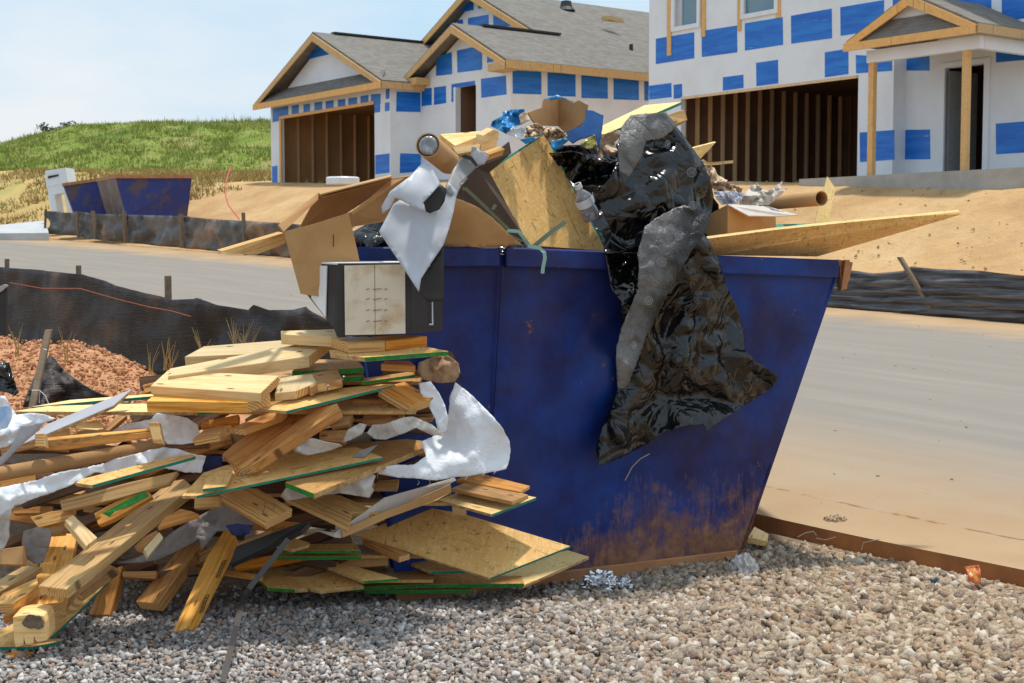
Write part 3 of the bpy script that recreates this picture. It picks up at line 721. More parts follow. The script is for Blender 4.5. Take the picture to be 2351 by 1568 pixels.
for pts in (((112, 236), (345, 196), (346, 354), (112, 390)), ((390, 188), (606, 155), (608, 318), (392, 347)), ((653, 142), (884, 104), (886, 272), (654, 308)), ((934, 96), (1182, 52), (1184, 232), (936, 266)), ((1234, 44), (1500, 0), (1500, 178), (1236, 218)),
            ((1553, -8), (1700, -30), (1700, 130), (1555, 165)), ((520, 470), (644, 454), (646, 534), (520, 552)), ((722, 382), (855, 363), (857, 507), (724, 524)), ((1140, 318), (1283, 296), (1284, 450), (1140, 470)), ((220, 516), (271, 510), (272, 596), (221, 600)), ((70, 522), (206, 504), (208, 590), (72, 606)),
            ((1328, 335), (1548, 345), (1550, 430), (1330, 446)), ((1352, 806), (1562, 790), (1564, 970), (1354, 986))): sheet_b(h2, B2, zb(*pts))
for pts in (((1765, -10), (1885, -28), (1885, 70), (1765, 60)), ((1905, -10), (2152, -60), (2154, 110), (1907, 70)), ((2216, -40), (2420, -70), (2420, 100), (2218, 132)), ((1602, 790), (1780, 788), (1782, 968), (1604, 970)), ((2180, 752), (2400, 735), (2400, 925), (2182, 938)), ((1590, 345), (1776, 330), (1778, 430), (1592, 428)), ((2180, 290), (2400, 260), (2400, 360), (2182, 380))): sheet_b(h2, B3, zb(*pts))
dk = one('door_frame', M['wrap'], h2, (dd0 - .1, dd0 + .04, B3 - .04, B3 - .003, zb2, zdd + .1), (dd0 + .04, dd1 + .1, B3 - .04, B3 - .003, zdd, zdd + .1), (dd1 - .02, dd1 + .1, B3 - .04, B3 - .003, zb2, zdd))
dr = MB(); p0 = H(dd0 + .06, B3 + .05, zb2 + .05); dv = (EA * .05 + EB * .85)
dr.prism([p0, p0 + dv, p0 + dv + EZ * (zdd - zb2 - .1), p0 + EZ * (zdd - zb2 - .1)], EA * .04 - EB * .02); dr.build('door', [m_plain('grey_primed_door', (.3, .3, .29), .6)], h2)
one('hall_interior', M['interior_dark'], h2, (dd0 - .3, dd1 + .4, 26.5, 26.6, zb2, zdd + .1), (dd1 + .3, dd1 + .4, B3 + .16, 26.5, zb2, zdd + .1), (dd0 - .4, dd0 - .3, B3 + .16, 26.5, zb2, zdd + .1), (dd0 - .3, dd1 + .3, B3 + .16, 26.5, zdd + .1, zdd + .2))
for k in range(4): one('stud', M['stud'], h2, (dd1 - .75 + k * .33, dd1 - .7 + k * .33, 26.35, 26.45, zb2, zdd + .1))
# porch
po = empty('porch', H(-17, 21.9, 2.6), 'gabled entry porch of raw timber on two posts before the two-storey house', 'porch')
pl, prr, pp = -18.35, -15.4, -16.87
gable(po, pl, prr, pp, 5.28, 6.0, 21.6, B3 - .02, .07, fas=.17)
eave_board(po, pl, 21.56, prr, 21.56, 5.3, 5.3, .15); eave_board(po, prr + .02, 21.56, prr + .02, B3 - .05, 5.32, 5.32, .16)
pg = MB(); pg.prism([H(pl + .25, 21.75, 5.3), H(prr - .25, 21.75, 5.3), H(pp, 21.75, 5.92)], EB * .05); pg.build('gable_wall', [M['wrap']], po)
pt = MB(); pt.prism([H(pl + .06, 21.62, 5.3), H(prr - .06, 21.62, 5.3), H(pp + .7, 21.73, 5.62), H(pp - .7, 21.73, 5.62)], EZ * .03); pt.build('pent_roof', [M['shingle']], po)
one('beam', M['wrap'], po, (pl + .3, prr - .12, 21.85, 21.98, 4.93, 5.16)); one('beam', M['wrap'], po, (prr - .25, prr - .12, 21.99, B3 - .01, 4.93, 5.16))
for xx in (2002, 2217):
    a = onb(xx, 300, 21.92)[0]; one('post', M['fascia'], po, (a - .06, a + .06, 21.86, 21.97, zb2, 4.93))
one('slab', M['concrete'], po, (aS - .95, aE, 21.7, B3 - .06, 1.8, zb2 - .002))

# ------------------------------------------------------------------ silt fences: fabric and stakes
def fence(label, v, cols, mat, stakes, name='silt_fence', amp=.03, slope=0, sub=22, rows=14):
    n = Vector((.7852, .6193, 0)); p0 = UV(0, v)
    base = hit(cols[0][0], cols[0][2], p0, n)
    t = empty(name, base, label, 'fence', 'silt fences along the road')
    xs = [c[0] for c in cols]; mb = MB(); X = []
    for i in range(len(xs) - 1): X += [xs[i] + (xs[i + 1] - xs[i]) * j / sub for j in range(sub)]
    X.append(xs[-1])
    for x in X:
        yt, yb = np.interp(x, xs, [c[1] for c in cols]), np.interp(x, xs, [c[2] for c in cols])
        A, B = hit(x, yt, p0, n), hit(x, yb, p0, n)
        for j in range(rows + 1):
            q = A.lerp(B, j / rows); w = noise.fractal(Vector((q.x * 1.6, q.y * 1.6, q.z * 3)), 1, 2, 3) * amp + math.sin(j * 2.1 + q.x * .7) * slope
            mb.v.append(q + n * w - n * slope * j * .2)
    k = rows + 1
    for i in range(len(X) - 1):
        for j in range(rows): mb.f.append((i * k + j, i * k + k + j, i * k + k + j + 1, i * k + j + 1)); mb.m.append(0)
    o = mb.build('fabric', [mat], t, smooth=True); s = o.modifiers.new('thickness', 'SOLIDIFY'); s.thickness = .004
    for (xa, ya, xb, yb, w) in stakes:
        sd_ = n * (.09 if v < 10 else -.05); A, B = hit(xa, ya, p0 + sd_, n), hit(xb, yb, p0 + sd_, n)
        sb = MB(); d = UV(1, 0).normalized() * w
        sb.prism([A, A + d, B + d, B], -n * w); sb.build('stake', [M['stake']], t, bevel=.003)
    return t
nf = fence('dark near silt fence running behind the timber pile to the box', 5.0, [(-60, 606, 800), (0, 613, 790), (75, 618, 800), (120, 623, 805), (190, 630, 815), (250, 648, 830), (330, 672, 850), (398, 688, 872), (462, 686, 880)],
      M['fence'], [(22, 594, 22, 800, .04), (187, 609, 190, 815, .04), (394, 633, 398, 870, .045), (458, 684, 452, 885, .03)], amp=.05)
cd_ = MB(); n_ = Vector((.7852, .6193, 0)); cd_.tube([hit(x, y, UV(0, 4.93), n_) for x, y in zx((70, 925), (300, 965), (560, 966), (820, 1040), (1050, 1096), (1190, 1120), (1330, 1160))], .005, 5); cd_.build('seam_cord', [m_plain('orange_cord', (.35, .08, .03), .7)], nf)
fence('sagging muddy silt fence with a crumpled rim, left of the white box', 4.95, [(452, 684, 880), (500, 700, 890), (560, 712, 905), (575, 700, 905), (600, 712, 915), (660, 712, 925), (715, 704, 935), (760, 742, 945), (800, 760, 950)],
      M['fence'], [], amp=.09)
fence('dusty far silt fence standing before two small blue dumpsters', 16.1, [(108, 484, 537), (170, 489, 541), (182, 486, 543), (220, 491, 550), (290, 493, 556), (330, 494, 561), (424, 496, 570), (470, 502, 574), (565, 507, 584), (660, 513, 592), (720, 518, 598)],
      M['fence_dusty'], [(108, 480, 106, 538, .06), (178, 485, 184, 545, .07), (218, 484, 226, 550, .09), (290, 486, 294, 556, .09), (421, 492, 426, 570, .1), (563, 488, 568, 585, .07)], amp=.14)
fence('shiny slumped silt fence by the road right of the big dumpster', 15.7, [(1840, 612, 702), (1945, 620, 708), (2010, 628, 714), (2072, 622, 722), (2090, 612, 724), (2160, 618, 730), (2260, 622, 738), (2351, 632, 745), (2420, 636, 752)],
      M['fence_shiny'], [(2073, 590, 2157, 726, .06)], amp=.08, slope=.05)
M['cord'] = m_plain('frayed_cord', (.5, .4, .3), .8)
# ------------------------------------------------------------------ helpers for things measured off the photo
def pan(name, pts, mat, t=.005, parent=None, label=None, cat=None, group=None, bevel=0, edge=None, em=None, mats=None):
    """flat piece from (x, y, depth) corners, given real thickness away from the camera"""
    w = [P(*p) for p in pts]
    n = Vector()
    for i in range(len(w)): n += (w[i] - w[0]).cross(w[(i + 1) % len(w)] - w[0])
    n.normalize()
    if n.dot(w[0] - CAM) < 0: n = -n
    mb = MB(); mb.prism(w, n * t, 0, {i: 1 for i in (edge or ())})
    fr = face_frame(w, -n)
    return tag(mb.build(name, [mat, em or mat], parent, frame=fr, bevel=bevel), label, cat, group)
def inside(poly, x, y):
    c = False; j = len(poly) - 1
    for i in range(len(poly)):
        xi, yi = poly[i]; xj, yj = poly[j]
        if (yi > y) != (yj > y) and x < (xj - xi) * (y - yi) / (yj - yi) + xi: c = not c
        j = i
    return c
def field(ctrl):
    """smooth depth through control points (x, y, D)"""
    c = np.array(ctrl, float)
    def f(x, y):
        d2 = (c[:, 0] - x) ** 2 + (c[:, 1] - y) ** 2 + 1600
        w = d2 ** -1.25
        return float((w * c[:, 2]).sum() / w.sum())
    return f
class Facets:
    """piecewise flat relief: random points joined by triangles, so film gets big facets with crisp creases"""
    def __init__(s, box, gap, amp, seed, stretch=1.0):
        r = random.Random(seed); x0, y0, x1, y1 = box; pts = []; gy = gap * stretch
        y = y0 - gy * 1.5
        while y < y1 + gy * 1.5:
            x = x0 - gap * 1.5
            while x < x1 + gap * 1.5:
                pts.append(Vector((x + r.uniform(-.42, .42) * gap, y + r.uniform(-.42, .42) * gy))); x += gap
            y += gy
        s.v, _e, s.f, *_r = delaunay_2d_cdt(pts, [], [], 0, 1e-4)
        s.d = [r.uniform(-amp, amp) for _ in s.v]
        s.A = np.array([[s.v[i][:] for i in t] for t in s.f]); s.D = np.array([[s.d[i] for i in t] for t in s.f])
        a, b, c = s.A[:, 0], s.A[:, 1], s.A[:, 2]; s.den = (b[:, 1] - c[:, 1]) * (a[:, 0] - c[:, 0]) + (c[:, 0] - b[:, 0]) * (a[:, 1] - c[:, 1])
    def __call__(s, x, y):
        a, b, c = s.A[:, 0], s.A[:, 1], s.A[:, 2]
        u = ((b[:, 1] - c[:, 1]) * (x - c[:, 0]) + (c[:, 0] - b[:, 0]) * (y - c[:, 1])) / s.den
        v = ((c[:, 1] - a[:, 1]) * (x - c[:, 0]) + (a[:, 0] - c[:, 0]) * (y - c[:, 1])) / s.den
        m = np.minimum(np.minimum(u, v), 1 - u - v); i = int(m.argmax())
        return float(u[i] * s.D[i, 0] + v[i] * s.D[i, 1] + (1 - u[i] - v[i]) * s.D[i, 2])
def drape(name, poly, D, mat, parent=None, step=9, amp=.02, wl=70, sharp=.5, thick=.003, jag=0, seed=0, label=None, cat=None, group=None, smooth=True, stretch=(1, 1), facets=(), cap=None):
    """cloth or film: outline from the photo, filled with a fine mesh, folded in depth"""
    rnd = random.Random(seed); b = []
    if not callable(D):
        D = field(D) if isinstance(D, list) else (lambda x, y, k=D: k)
    for i in range(len(poly)):
        p, q = poly[i], poly[(i + 1) % len(poly)]
        n = max(1, int(math.hypot(q[0] - p[0], q[1] - p[1]) / step))
        for k in range(n):
            x, y = p[0] + (q[0] - p[0]) * k / n, p[1] + (q[1] - p[1]) * k / n
            j = jag if k else 0
            b.append((x + rnd.uniform(-j, j), y + rnd.uniform(-j, j)))
    nb = len(b); pts = list(b)
    xs = [p[0] for p in b]; ys = [p[1] for p in b]; y = min(ys) + step * .5; row = 0
    while y < max(ys):
        x = min(xs) + step * (.5 if row % 2 else 0)
        while x < max(xs):
            px, py = x + rnd.uniform(-.25, .25) * step, y + rnd.uniform(-.25, .25) * step
            if inside(b, px, py) and min((px - q[0]) ** 2 + (py - q[1]) ** 2 for q in b) > (step * .45) ** 2: pts.append((px, py))
            x += step
        y += step * .87; row += 1
    v, e, f, *_ = delaunay_2d_cdt([Vector(p) for p in pts], [(i, (i + 1) % nb) for i in range(nb)], [], 1, 1e-4)
    fx = [Facets((min(xs), min(ys), max(xs), max(ys)), g_, a_, seed * 7 + q_, st_) for q_, (g_, a_, st_) in enumerate(facets)]
    out = []
    for p in v:
        s = Vector((p.x * stretch[0] / wl, p.y * stretch[1] / wl, seed * 3.7))
        a = noise.fractal(s, 1, 2, 3); r = 1 - 2 * abs(noise.noise(s * 1.3 + Vector((9, 3, 1)))) ** .8; r2 = 1 - 2 * abs(noise.noise(s * 2.9 + Vector((2, 8, 4)))) ** .8
        d = D(p.x, p.y) + amp * ((1 - sharp) * a + sharp * (r * .6 + r2 * .25))
        for k_ in fx: d += k_(p.x, p.y)
        if cap: d = min(d, cap(p.x, p.y))
        out.append(P(p.x, p.y, d))
    mb = MB(); mb.add(out, [tuple(t) for t in f])
    c = sum(out, Vector()) / len(out)
    o = mb.build(name, [mat], parent, smooth=smooth, frame=Matrix.Translation(c))
    s = o.modifiers.new('thickness', 'SOLIDIFY'); s.thickness = thick; s.offset = 0
    return tag(o, label, cat, group)
def ribbon(name, pts, w, mat, parent=None, label=None, cat=None, group=None, t=.0015):
    """narrow band through (x, y, D) points"""
    c = [P(*p) for p in pts]; mb = MB(); L, Rr = [], []
    for i, p in enumerate(c):
        d = (c[min(i + 1, len(c) - 1)] - c[max(i - 1, 0)]).normalized(); s = d.cross(p - CAM).normalized() * w / 2
        L.append(p - s); Rr.append(p + s)
    n = len(c)
    for i in range(n - 1):
        k = (c[i] - CAM).normalized() * t
        mb.prism([L[i], Rr[i], Rr[i + 1], L[i + 1]], k)
    return tag(mb.build(name, [mat], parent), label, cat, group)
def hollow(name, A, B, r, wall, mat, parent=None, label=None, cat=None, group=None, n=28, mat_in=None):
    mb = MB(); d = B - A; L = d.length
    prof = [(0, r - wall), (0, r), (L, r), (L, r - wall), (0, r - wall)]
    mb.lathe(A, d, prof, n)
    return tag(mb.build(name, [mat], parent, smooth=False), label, cat, group)
def Q(z, D):
    return [(x, y, d) for (x, y), d in zip(z, D if isinstance(D, (list, tuple)) else [D] * len(z))]

# ------------------------------------------------------------------ the big blue dumpster
def rimD(x):
    k = (x - CX) / F; return 5.574 / (1 - .55 * k)
BK = Vector((-.15, .988, 0))
dm = empty('dumpster', P(1280, 1320, 5.95), 'big blue dumpster with rusty lower side, heaped over its rim with building waste', 'dumpster')
TL, TM, TR = P(790, 567, rimD(790)), P(1152, 567, rimD(1152)), P(1930, 597, rimD(1930))
BLx = P(960, 1352, 5.42); BLx.z = .05
BMx, BR = P(1286, 1311, 5.80), P(1708, 1261, 6.22)
BLx = BMx + (BMx - BR) * .78
def wall_grid(t0, t1, b0, b1, nu, nv, amp, out):
    vs = []
    for i in range(nu + 1):
        for j in range(nv + 1):
            s, t = i / nu, j / nv
            p = t0.lerp(t1, s).lerp(b0.lerp(b1, s), t)
            e = min(1, 4 * t, 4 * (1 - t), 6 * s + .2, 6 * (1 - s) + .2)
            w = noise.fractal(p * 1.5, 1, 2, 3) * amp - amp * 1.2 * math.exp(-((s * 1.3 - t - .15) / .06) ** 2) * (t < .6) - amp * math.exp(-((s * 1.2 + t - .62) / .05) ** 2)
            vs.append(p + out * w * e)
    return vs, [(i * (nv + 1) + j, i * (nv + 1) + j + 1, (i + 1) * (nv + 1) + j + 1, (i + 1) * (nv + 1) + j) for i in range(nu) for j in range(nv)]
OUT = -BK
bd = MB()
rd = Vector((0, 0, -.03))
bd.add(*wall_grid(TL + rd, TM + rd, BLx, BLx.lerp(BMx, .62), 24, 40, .012, OUT))
bd.add(*wall_grid(TM + rd, TR + rd, BLx.lerp(BMx, .62), BR, 46, 40, .014, OUT))
bt = BK * 1.75; bb = BK * 1.45
bd.prism([TL + rd, BLx, BLx + bb, TL + rd + bt], BK * 0 + (TR - TL).normalized() * .02)
bd.prism([TR + rd, BR, BR + bb, TR + rd + bt], (TL - TR).normalized() * .02)
bd.prism([TL + rd + bt, TR + rd + bt, BR + bb, BLx + bb], -BK * .02)
bd.prism([BLx, BR, BR + bb, BLx + bb], Vector((0, 0, .02)))
bd.build('body', [M['dump']], dm, smooth=True)
def rim_seg(A, B, h=.078, d=.07, name='rim'):
    mb = MB(); n = OUT * .035
    mb.prism([A + n, B + n, B + n - OUT * d, A + n - OUT * d], Vector((0, 0, -h))); mb.build(name, [M['dump']], dm, bevel=.006)
e = (TR - TM).normalized()
rim_seg(TL, TM - e * .012); rim_seg(TM + e * .012, TM.lerp(TR, .985))
rim_seg(TL + bt, TR + bt)
for c, s in ((TL, 1), (TR, -1)):
    mb = MB(); q = c + OUT * .02
    mb.prism([c + BK * .06, c + bt - BK * .06, c + bt - BK * .06 + e * .06 * s, c + BK * .06 + e * .06 * s], Vector((0, 0, -.075))); mb.build('rim', [M['dump']], dm, bevel=.006)
sk = MB(); dn = Vector((0, 0, -.075)); ins = BK * -.004
sk.prism([BLx + ins, BR + ins - e * .03, BR + ins - e * .03 + BK * .09, BLx + ins + BK * .09], dn); sk.prism([BLx + bb - BK * .1, BR + bb - BK * .1, BR + bb, BLx + bb], dn)
sk.build('skid_rail', [M['rust']], dm, bevel=.006)
sm = MB(); sm.tube([P(1153, 612, rimD(1153) - .02), P(1145, 760, rimD(1145) + .005), P(1134, 950, rimD(1134) + .045), P(1126, 1120, rimD(1126) + .085)], .0045, 6); sm.build('weld_seam', [M['dump']], dm)
lt = MB(); a = P(1926, 596, rimD(1926)); lt.prism([a, a + e * .09 + Vector((0, .02, -.01)), a + e * .075 + Vector((0, .05, -.1)), a + e * .02 - Vector((0, 0, .14))], BK * .05); lt.prism([a + e * .03 + OUT * .02, a + e * .06 + OUT * .01, a + e * .05 - Vector((0, 0, .13)), a + e * .015 - Vector((0, 0, .14))], BK * .03)
lt.build('bent_corner', [M['rust']], dm)
gl = 'filler inside the big dumpster'

# black sheet added behind everything to fill the dark gaps
drape('dark_fill', z0((785, 600), (795, 540), (860, 505), (930, 490), (1000, 462), (1080, 410), (1180, 352), (1260, 335), (1385, 330), (1500, 330), (1590, 390), (1650, 470), (1655, 600)), [(905, 560, 5.75), (1180, 360, 6.2), (1400, 340, 6.4), (1640, 480, 6.5), (1640, 600, 6.4), (1200, 600, 5.95)],
      M['plastic'], amp=.03, wl=60, step=10, facets=((50, .1, 1),), seed=3, label='black filler sheet added behind the boards for the dark gaps', cat='filler sheet', group=gl)
# --- open cardboard carton hanging over the left end
ct = empty('carton', P(700, 560, 5.1), 'big open brown carton slumped over the left end of the dumpster', 'cardboard box')
pan('front_panel', Q(z5((212, 905), (420, 850), (618, 787), (655, 940), (690, 1100), (560, 1330), (318, 1295), (262, 1090)), [5.0, 5.02, 5.04, 5.05, 5.06, 5.06, 5.0, 5.0]), M['card'], .006, ct)
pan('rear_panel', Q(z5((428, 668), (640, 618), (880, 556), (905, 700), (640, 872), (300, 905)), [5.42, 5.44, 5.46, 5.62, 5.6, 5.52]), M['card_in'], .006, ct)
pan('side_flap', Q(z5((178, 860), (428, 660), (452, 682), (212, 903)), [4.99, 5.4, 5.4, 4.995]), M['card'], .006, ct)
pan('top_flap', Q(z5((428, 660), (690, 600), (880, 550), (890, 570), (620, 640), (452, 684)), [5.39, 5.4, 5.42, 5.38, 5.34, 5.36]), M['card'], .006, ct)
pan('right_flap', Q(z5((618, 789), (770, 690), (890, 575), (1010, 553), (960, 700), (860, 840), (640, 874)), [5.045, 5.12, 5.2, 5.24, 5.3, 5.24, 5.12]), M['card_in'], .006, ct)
pan('shade_cover', Q(z5((440, 668), (890, 556), (880, 547), (430, 658)), [5.05, 5.1, 5.42, 5.42]), M['card'], .005, ct)  # edge-on panel added to cast shade into the carton
pan('flap_edge', Q(z5((630, 783), (762, 690), (885, 572), (1000, 556), (900, 590), (775, 712), (645, 796)), [5.035, 5.11, 5.19, 5.23, 5.215, 5.125, 5.05]), M['card'], .004, ct)
for zz in (z5((360, 960), (366, 962), (364, 1030), (358, 1028)), z5((520, 920), (527, 922), (526, 1000), (519, 998))): pan('tear', Q(zz, [5.015] * 2 + [5.02] * 2), M['ink'], .001, ct)
# --- timber poking out on the left
pan('timber_offcut', Q(zx((1545, 706), (1975, 578), (1990, 598), (1990, 650), (1790, 728), (1620, 722)), [4.95, 5.08, 5.09, 5.1, 5.03, 4.97]), M['pine'], .035, label='pale plank jutting out left from beneath the open brown carton', cat='plank', em=M['end'], edge=(0,))
# --- black and white box
bx = empty('box', P(780, 770, 4.95), 'black box with off-white stained panels on its faces, standing on the timber pile', 'box')
pan('front_face', Q(z5((546, 1100), (1012, 1096), (1012, 1547), (543, 1562)), [4.95, 5.0, 5.0, 4.95]), M['black'], .01, bx, bevel=.002)
pan('left_face', Q(z5((335, 1090), (548, 1100), (545, 1562), (525, 1510), (335, 1272)), [5.12, 4.955, 4.955, 4.965, 5.12]), M['black'], .008, bx)
pan('right_face', Q(z5((1012, 1096), (1212, 1140), (1206, 1522), (1012, 1547)), [5.0, 5.22, 5.22, 5.0]), M['black'], .008, bx)
pan('lid', Q(z5((338, 1089), (560, 1089), (1012, 1088), (1212, 1132), (1012, 1098), (546, 1100)), [5.12, 5.1, 5.15, 5.22, 5.0, 4.95]), M['white'], .006, bx)
for zz in (z5((592, 1117), (780, 1112), (784, 1549), (597, 1553)), z5((784, 1112), (972, 1109), (975, 1543), (787, 1549))): pan('white_panel', Q(zz, [4.944, 4.966, 4.966, 4.944] if zz[0][0] < 800 else [4.966, 4.986, 4.986, 4.966]), m_plain('worn_cream_board', (.72, .62, .47), .6, (.52, .34, .17), 11, lo=.5, hi=.75), .004, bx)
pan('white_panel', Q(z5((390, 1115), (480, 1118), (472, 1440), (384, 1322)), [5.062, 4.995, 4.995, 5.062]), M['white'], .004, bx)
for k, y in enumerate((1260, 1322, 1392, 1461)):
    for x0, x1, d in ((728, 750, 4.955), (772, 826, 4.962), (842, 860, 4.968)): pan('staple', Q(z5((x0, y + 4), (x1, y - 1), (x1, y + 4), (x0, y + 9)), d - .002), M['staple_rust'], .002, bx)
pan('corner_mark', Q(z5((1140, 1345), (1148, 1345), (1150, 1490), (1124, 1490), (1122, 1480), (1141, 1480)), 5.125), M['white'], .001, bx)
# --- grey and black membrane
mb_ = empty('membrane', P(980, 560, 5.0), 'curled sheet of pale grey membrane with a black back, draped over the dumpster rim', 'membrane')
drape('lower_fold', z5((808, 905), (900, 730), (940, 705), (1020, 735), (1090, 770), (1130, 790), (1180, 765), (1215, 700), (1250, 600), (1300, 650), (1278, 770), (1250, 880), (1215, 985), (1130, 1110), (1072, 1200), (1060, 1282), (960, 1130), (880, 1010)),
      [(870, 530, 4.95), (900, 470, 4.98), (1000, 500, 4.98), (1040, 440, 5.03), (980, 600, 4.88), (962, 670, 4.84), (1020, 560, 4.93)], M['white_sheet'], mb_, amp=.012, wl=110, sharp=.1, seed=4)
M['membrane'] = m_plain('grey_membrane', (.5, .52, .57), .45, (.42, .42, .45), 4, .1, 30)
COL.objects[-1] if False else None
drape('upper_fold', z5((825, 745), (880, 650), (1000, 560), (1085, 470), (1130, 490), (1160, 540), (1195, 605), (1140, 665), (1085, 722), (1105, 785), (1000, 735), (910, 690), (880, 755), (830, 792)),
      [(878, 475, 4.88), (900, 440, 4.86), (970, 372, 4.98), (1010, 420, 4.93), (975, 480, 4.86), (930, 450, 4.83)], M['membrane'], mb_, amp=.01, wl=90, sharp=.1, seed=5)
drape('black_back', z5((1085, 720), (1140, 655), (1190, 600), (1235, 640), (1220, 715), (1185, 768), (1120, 787)), 4.945, M['black'], mb_, amp=.01, wl=60, seed=6)
drape('black_underside', z5((1218, 980), (1216, 1150), (1216, 1342), (1112, 1345), (1060, 1282), (1078, 1200), (1135, 1108)), 4.95, M['black'], mb_, amp=.008, wl=60, seed=7)
drape('grey_band', z5((1225, 620), (1270, 520), (1320, 445), (1360, 425), (1425, 490), (1400, 522), (1330, 590), (1290, 700), (1220, 700)), [(1030, 440, 4.96), (1062, 360, 5.12), (1090, 385, 5.2)], m_plain('grey_membrane_band', (.27, .27, .28), .45, (.2, .19, .18), 6), mb_, amp=.012, wl=60, seed=8)
drape('curled_tip', z5((1390, 370), (1400, 368), (1500, 430), (1470, 480), (1425, 492), (1385, 440)), 5.2, M['membrane'], mb_, amp=.03, wl=40, seed=9)
bpy.data.objects['lower_fold'].data.materials[0] = M['membrane']
pan('black_back', Q(z5((1320, 432), (1350, 418), (1395, 435), (1432, 490), (1418, 500), (1380, 455), (1345, 445)), 5.1), M['black'], .004, mb_)
# --- cardboard tube with the bottle in it
A = P(574 + 1116 / 2.7318, 200.9 + 362 / 2.7318, 4.95); B = P(574 + 1245 / 2.7318, 200.9 + 470 / 2.7318, 5.28)
hollow('cardboard_tube', A, B, .043, .004, M['card'], label='short cardboard tube with a plastic bottle stuck in its open end', cat='cardboard tube')
bt_ = MB(); ax_ = (A - B).normalized()
bt_.lathe(A - ax_ * .1, ax_, [(0, .037), (.085, .037), (.1, .033), (.108, .022), (.104, .012), (.1, .0)], 30, wob=.0012)
a_ = ax_.cross(Vector((0, 0, 1))).normalized(); b_ = ax_.cross(a_)
for k in range(5):
    t = 6.283 * k / 5; c = A + (a_ * math.cos(t) + b_ * math.sin(t)) * .021 - ax_ * .004
    bt_.lathe(c - ax_ * .01, ax_, [(0, .014), (.014, .0125), (.019, .007), (.021, 0)], 10)
M['pet_grey'] = m_plain('smoky_clear_plastic', (.2, .21, .23), .12, (.42, .43, .46), 40, lo=.45, hi=.62, Spec=.7)
tag(bt_.build('plastic_bottle', [M['pet_grey']], smooth=True), 'smoky bottle base plugging the end of the cardboard tube', 'bottle')
# --- timber blocks behind the tube
def blk(lab, z, D, mat='pine', t=.038, name='timber_offcut', cat='wood offcut', edge=(), **k): return pan(name, Q(z, D), M[mat], t, label=lab, cat=cat, edge=edge, em=M['end'], bevel=.0015, **k)
# --- dark card, torn card, boards
pan('cardboard_sheet', Q(z6((-60, 920), (120, 690), (400, 462), (418, 562), (232, 725), (400, 1040), (560, 1330), (400, 1290), (0, 1040), (-90, 1000)), [5.4, 5.5, 5.7, 5.7, 5.66, 5.68, 5.7, 5.6, 5.45, 5.4]), M['card_dark'], .006, label='dark brown card panel standing left of the tilted strand board', cat='cardboard sheet')
drape('torn_carton', z6((-110, 930), (0, 965), (115, 1015), (230, 1090), (330, 1180), (420, 1270), (515, 1352), (0, 1370), (-160, 1360), (-150, 1100)), [(1040, 460, 5.34), (1150, 520, 5.42), (1040, 565, 5.46), (1195, 562, 5.62)], M['card'], amp=.012, wl=80, jag=1.2, thick=.006, seed=11, label='torn brown cardboard with a ragged slanting edge above the blue rim', cat='cardboard')
def plane3(a, b, c, pts):
    A_, B_, C_ = P(*a), P(*b), P(*c); n = (B_ - A_).cross(C_ - A_)
    return [(x, y, hit(x, y, A_, n).y) for x, y in pts]
ob = z6((232, 718), (700, 402), (1222, 1396), (562, 1348))
pan('strand_board', plane3((*ob[0], 5.78), (*ob[1], 5.98), (*ob[3], 5.74), ob), M['osb'], .014, edge=(0, 1), em=M['teal'], label='tall strand board with green edges leaning upright in the dumpster', cat='strand board')
for e4 in (((232, 718), (700, 402), (706, 386), (226, 694)), ((700, 402), (1222, 1396), (1232, 1392), (712, 396))):
    pan('painted_edge', plane3((*ob[0], 5.785), (*ob[1], 5.985), (*ob[3], 5.745), z6(*e4)), M['teal'], .012, bpy.data.objects['strand_board'])
# --- torn blue carton with its packing paper
bc = empty('carton', P(1300, 300, 6.0), 'torn carton printed blue outside, gaping open on top of the heap', 'cardboard box')
M['blue_print'] = m_plain('blue_printed_card', (.02, .2, .5), .45, (.05, .33, .62), 14, .5, 30); M['blue_deep'] = m_plain('deep_blue_card', (.01, .08, .28), .5, (.012, .11, .36), 10, .15, 30)
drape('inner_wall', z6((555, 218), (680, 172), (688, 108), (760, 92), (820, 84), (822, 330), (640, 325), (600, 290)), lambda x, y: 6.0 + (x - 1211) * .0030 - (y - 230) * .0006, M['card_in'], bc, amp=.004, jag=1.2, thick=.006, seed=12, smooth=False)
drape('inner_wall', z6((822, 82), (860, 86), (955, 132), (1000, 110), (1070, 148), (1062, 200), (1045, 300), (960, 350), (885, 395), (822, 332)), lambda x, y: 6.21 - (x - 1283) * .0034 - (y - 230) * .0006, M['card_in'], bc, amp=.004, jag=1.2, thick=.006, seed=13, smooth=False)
drape('top_rim', z6((690, 100), (810, 62), (950, 118), (945, 130), (850, 90), (700, 116)), 6.15, M['blue_print'], bc, amp=.02, step=6, seed=14)
drape('blue_flap', z6((340, 210), (420, 190), (525, 183), (555, 262), (490, 320), (440, 330), (380, 400), (240, 328), (255, 290), (345, 238)), 5.82, M['blue_print'], bc, amp=.07, wl=26, step=5, seed=15, smooth=False)
drape('blue_side', z6((1048, 192), (1120, 200), (1203, 238), (1185, 380), (1165, 525), (1135, 405), (1010, 440), (940, 480), (885, 425), (890, 382), (960, 350), (1030, 325), (1066, 232)), lambda x, y: 5.97 - (x - 1343) * .002 - (y - 260) * .0008, M['blue_deep'], bc, amp=.006, wl=50, jag=1, thick=.006, seed=16, smooth=False)
drape('white_flap', z6((375, 395), (440, 330), (540, 345), (545, 385), (480, 440)), 5.8, M['white'], bc, amp=.05, wl=24, step=5, seed=17, smooth=False)
drape('card_flap', z6((480, 240), (540, 200), (580, 275), (500, 320)), 5.8, M['paper'], bc, amp=.03, wl=24, step=5, seed=18)
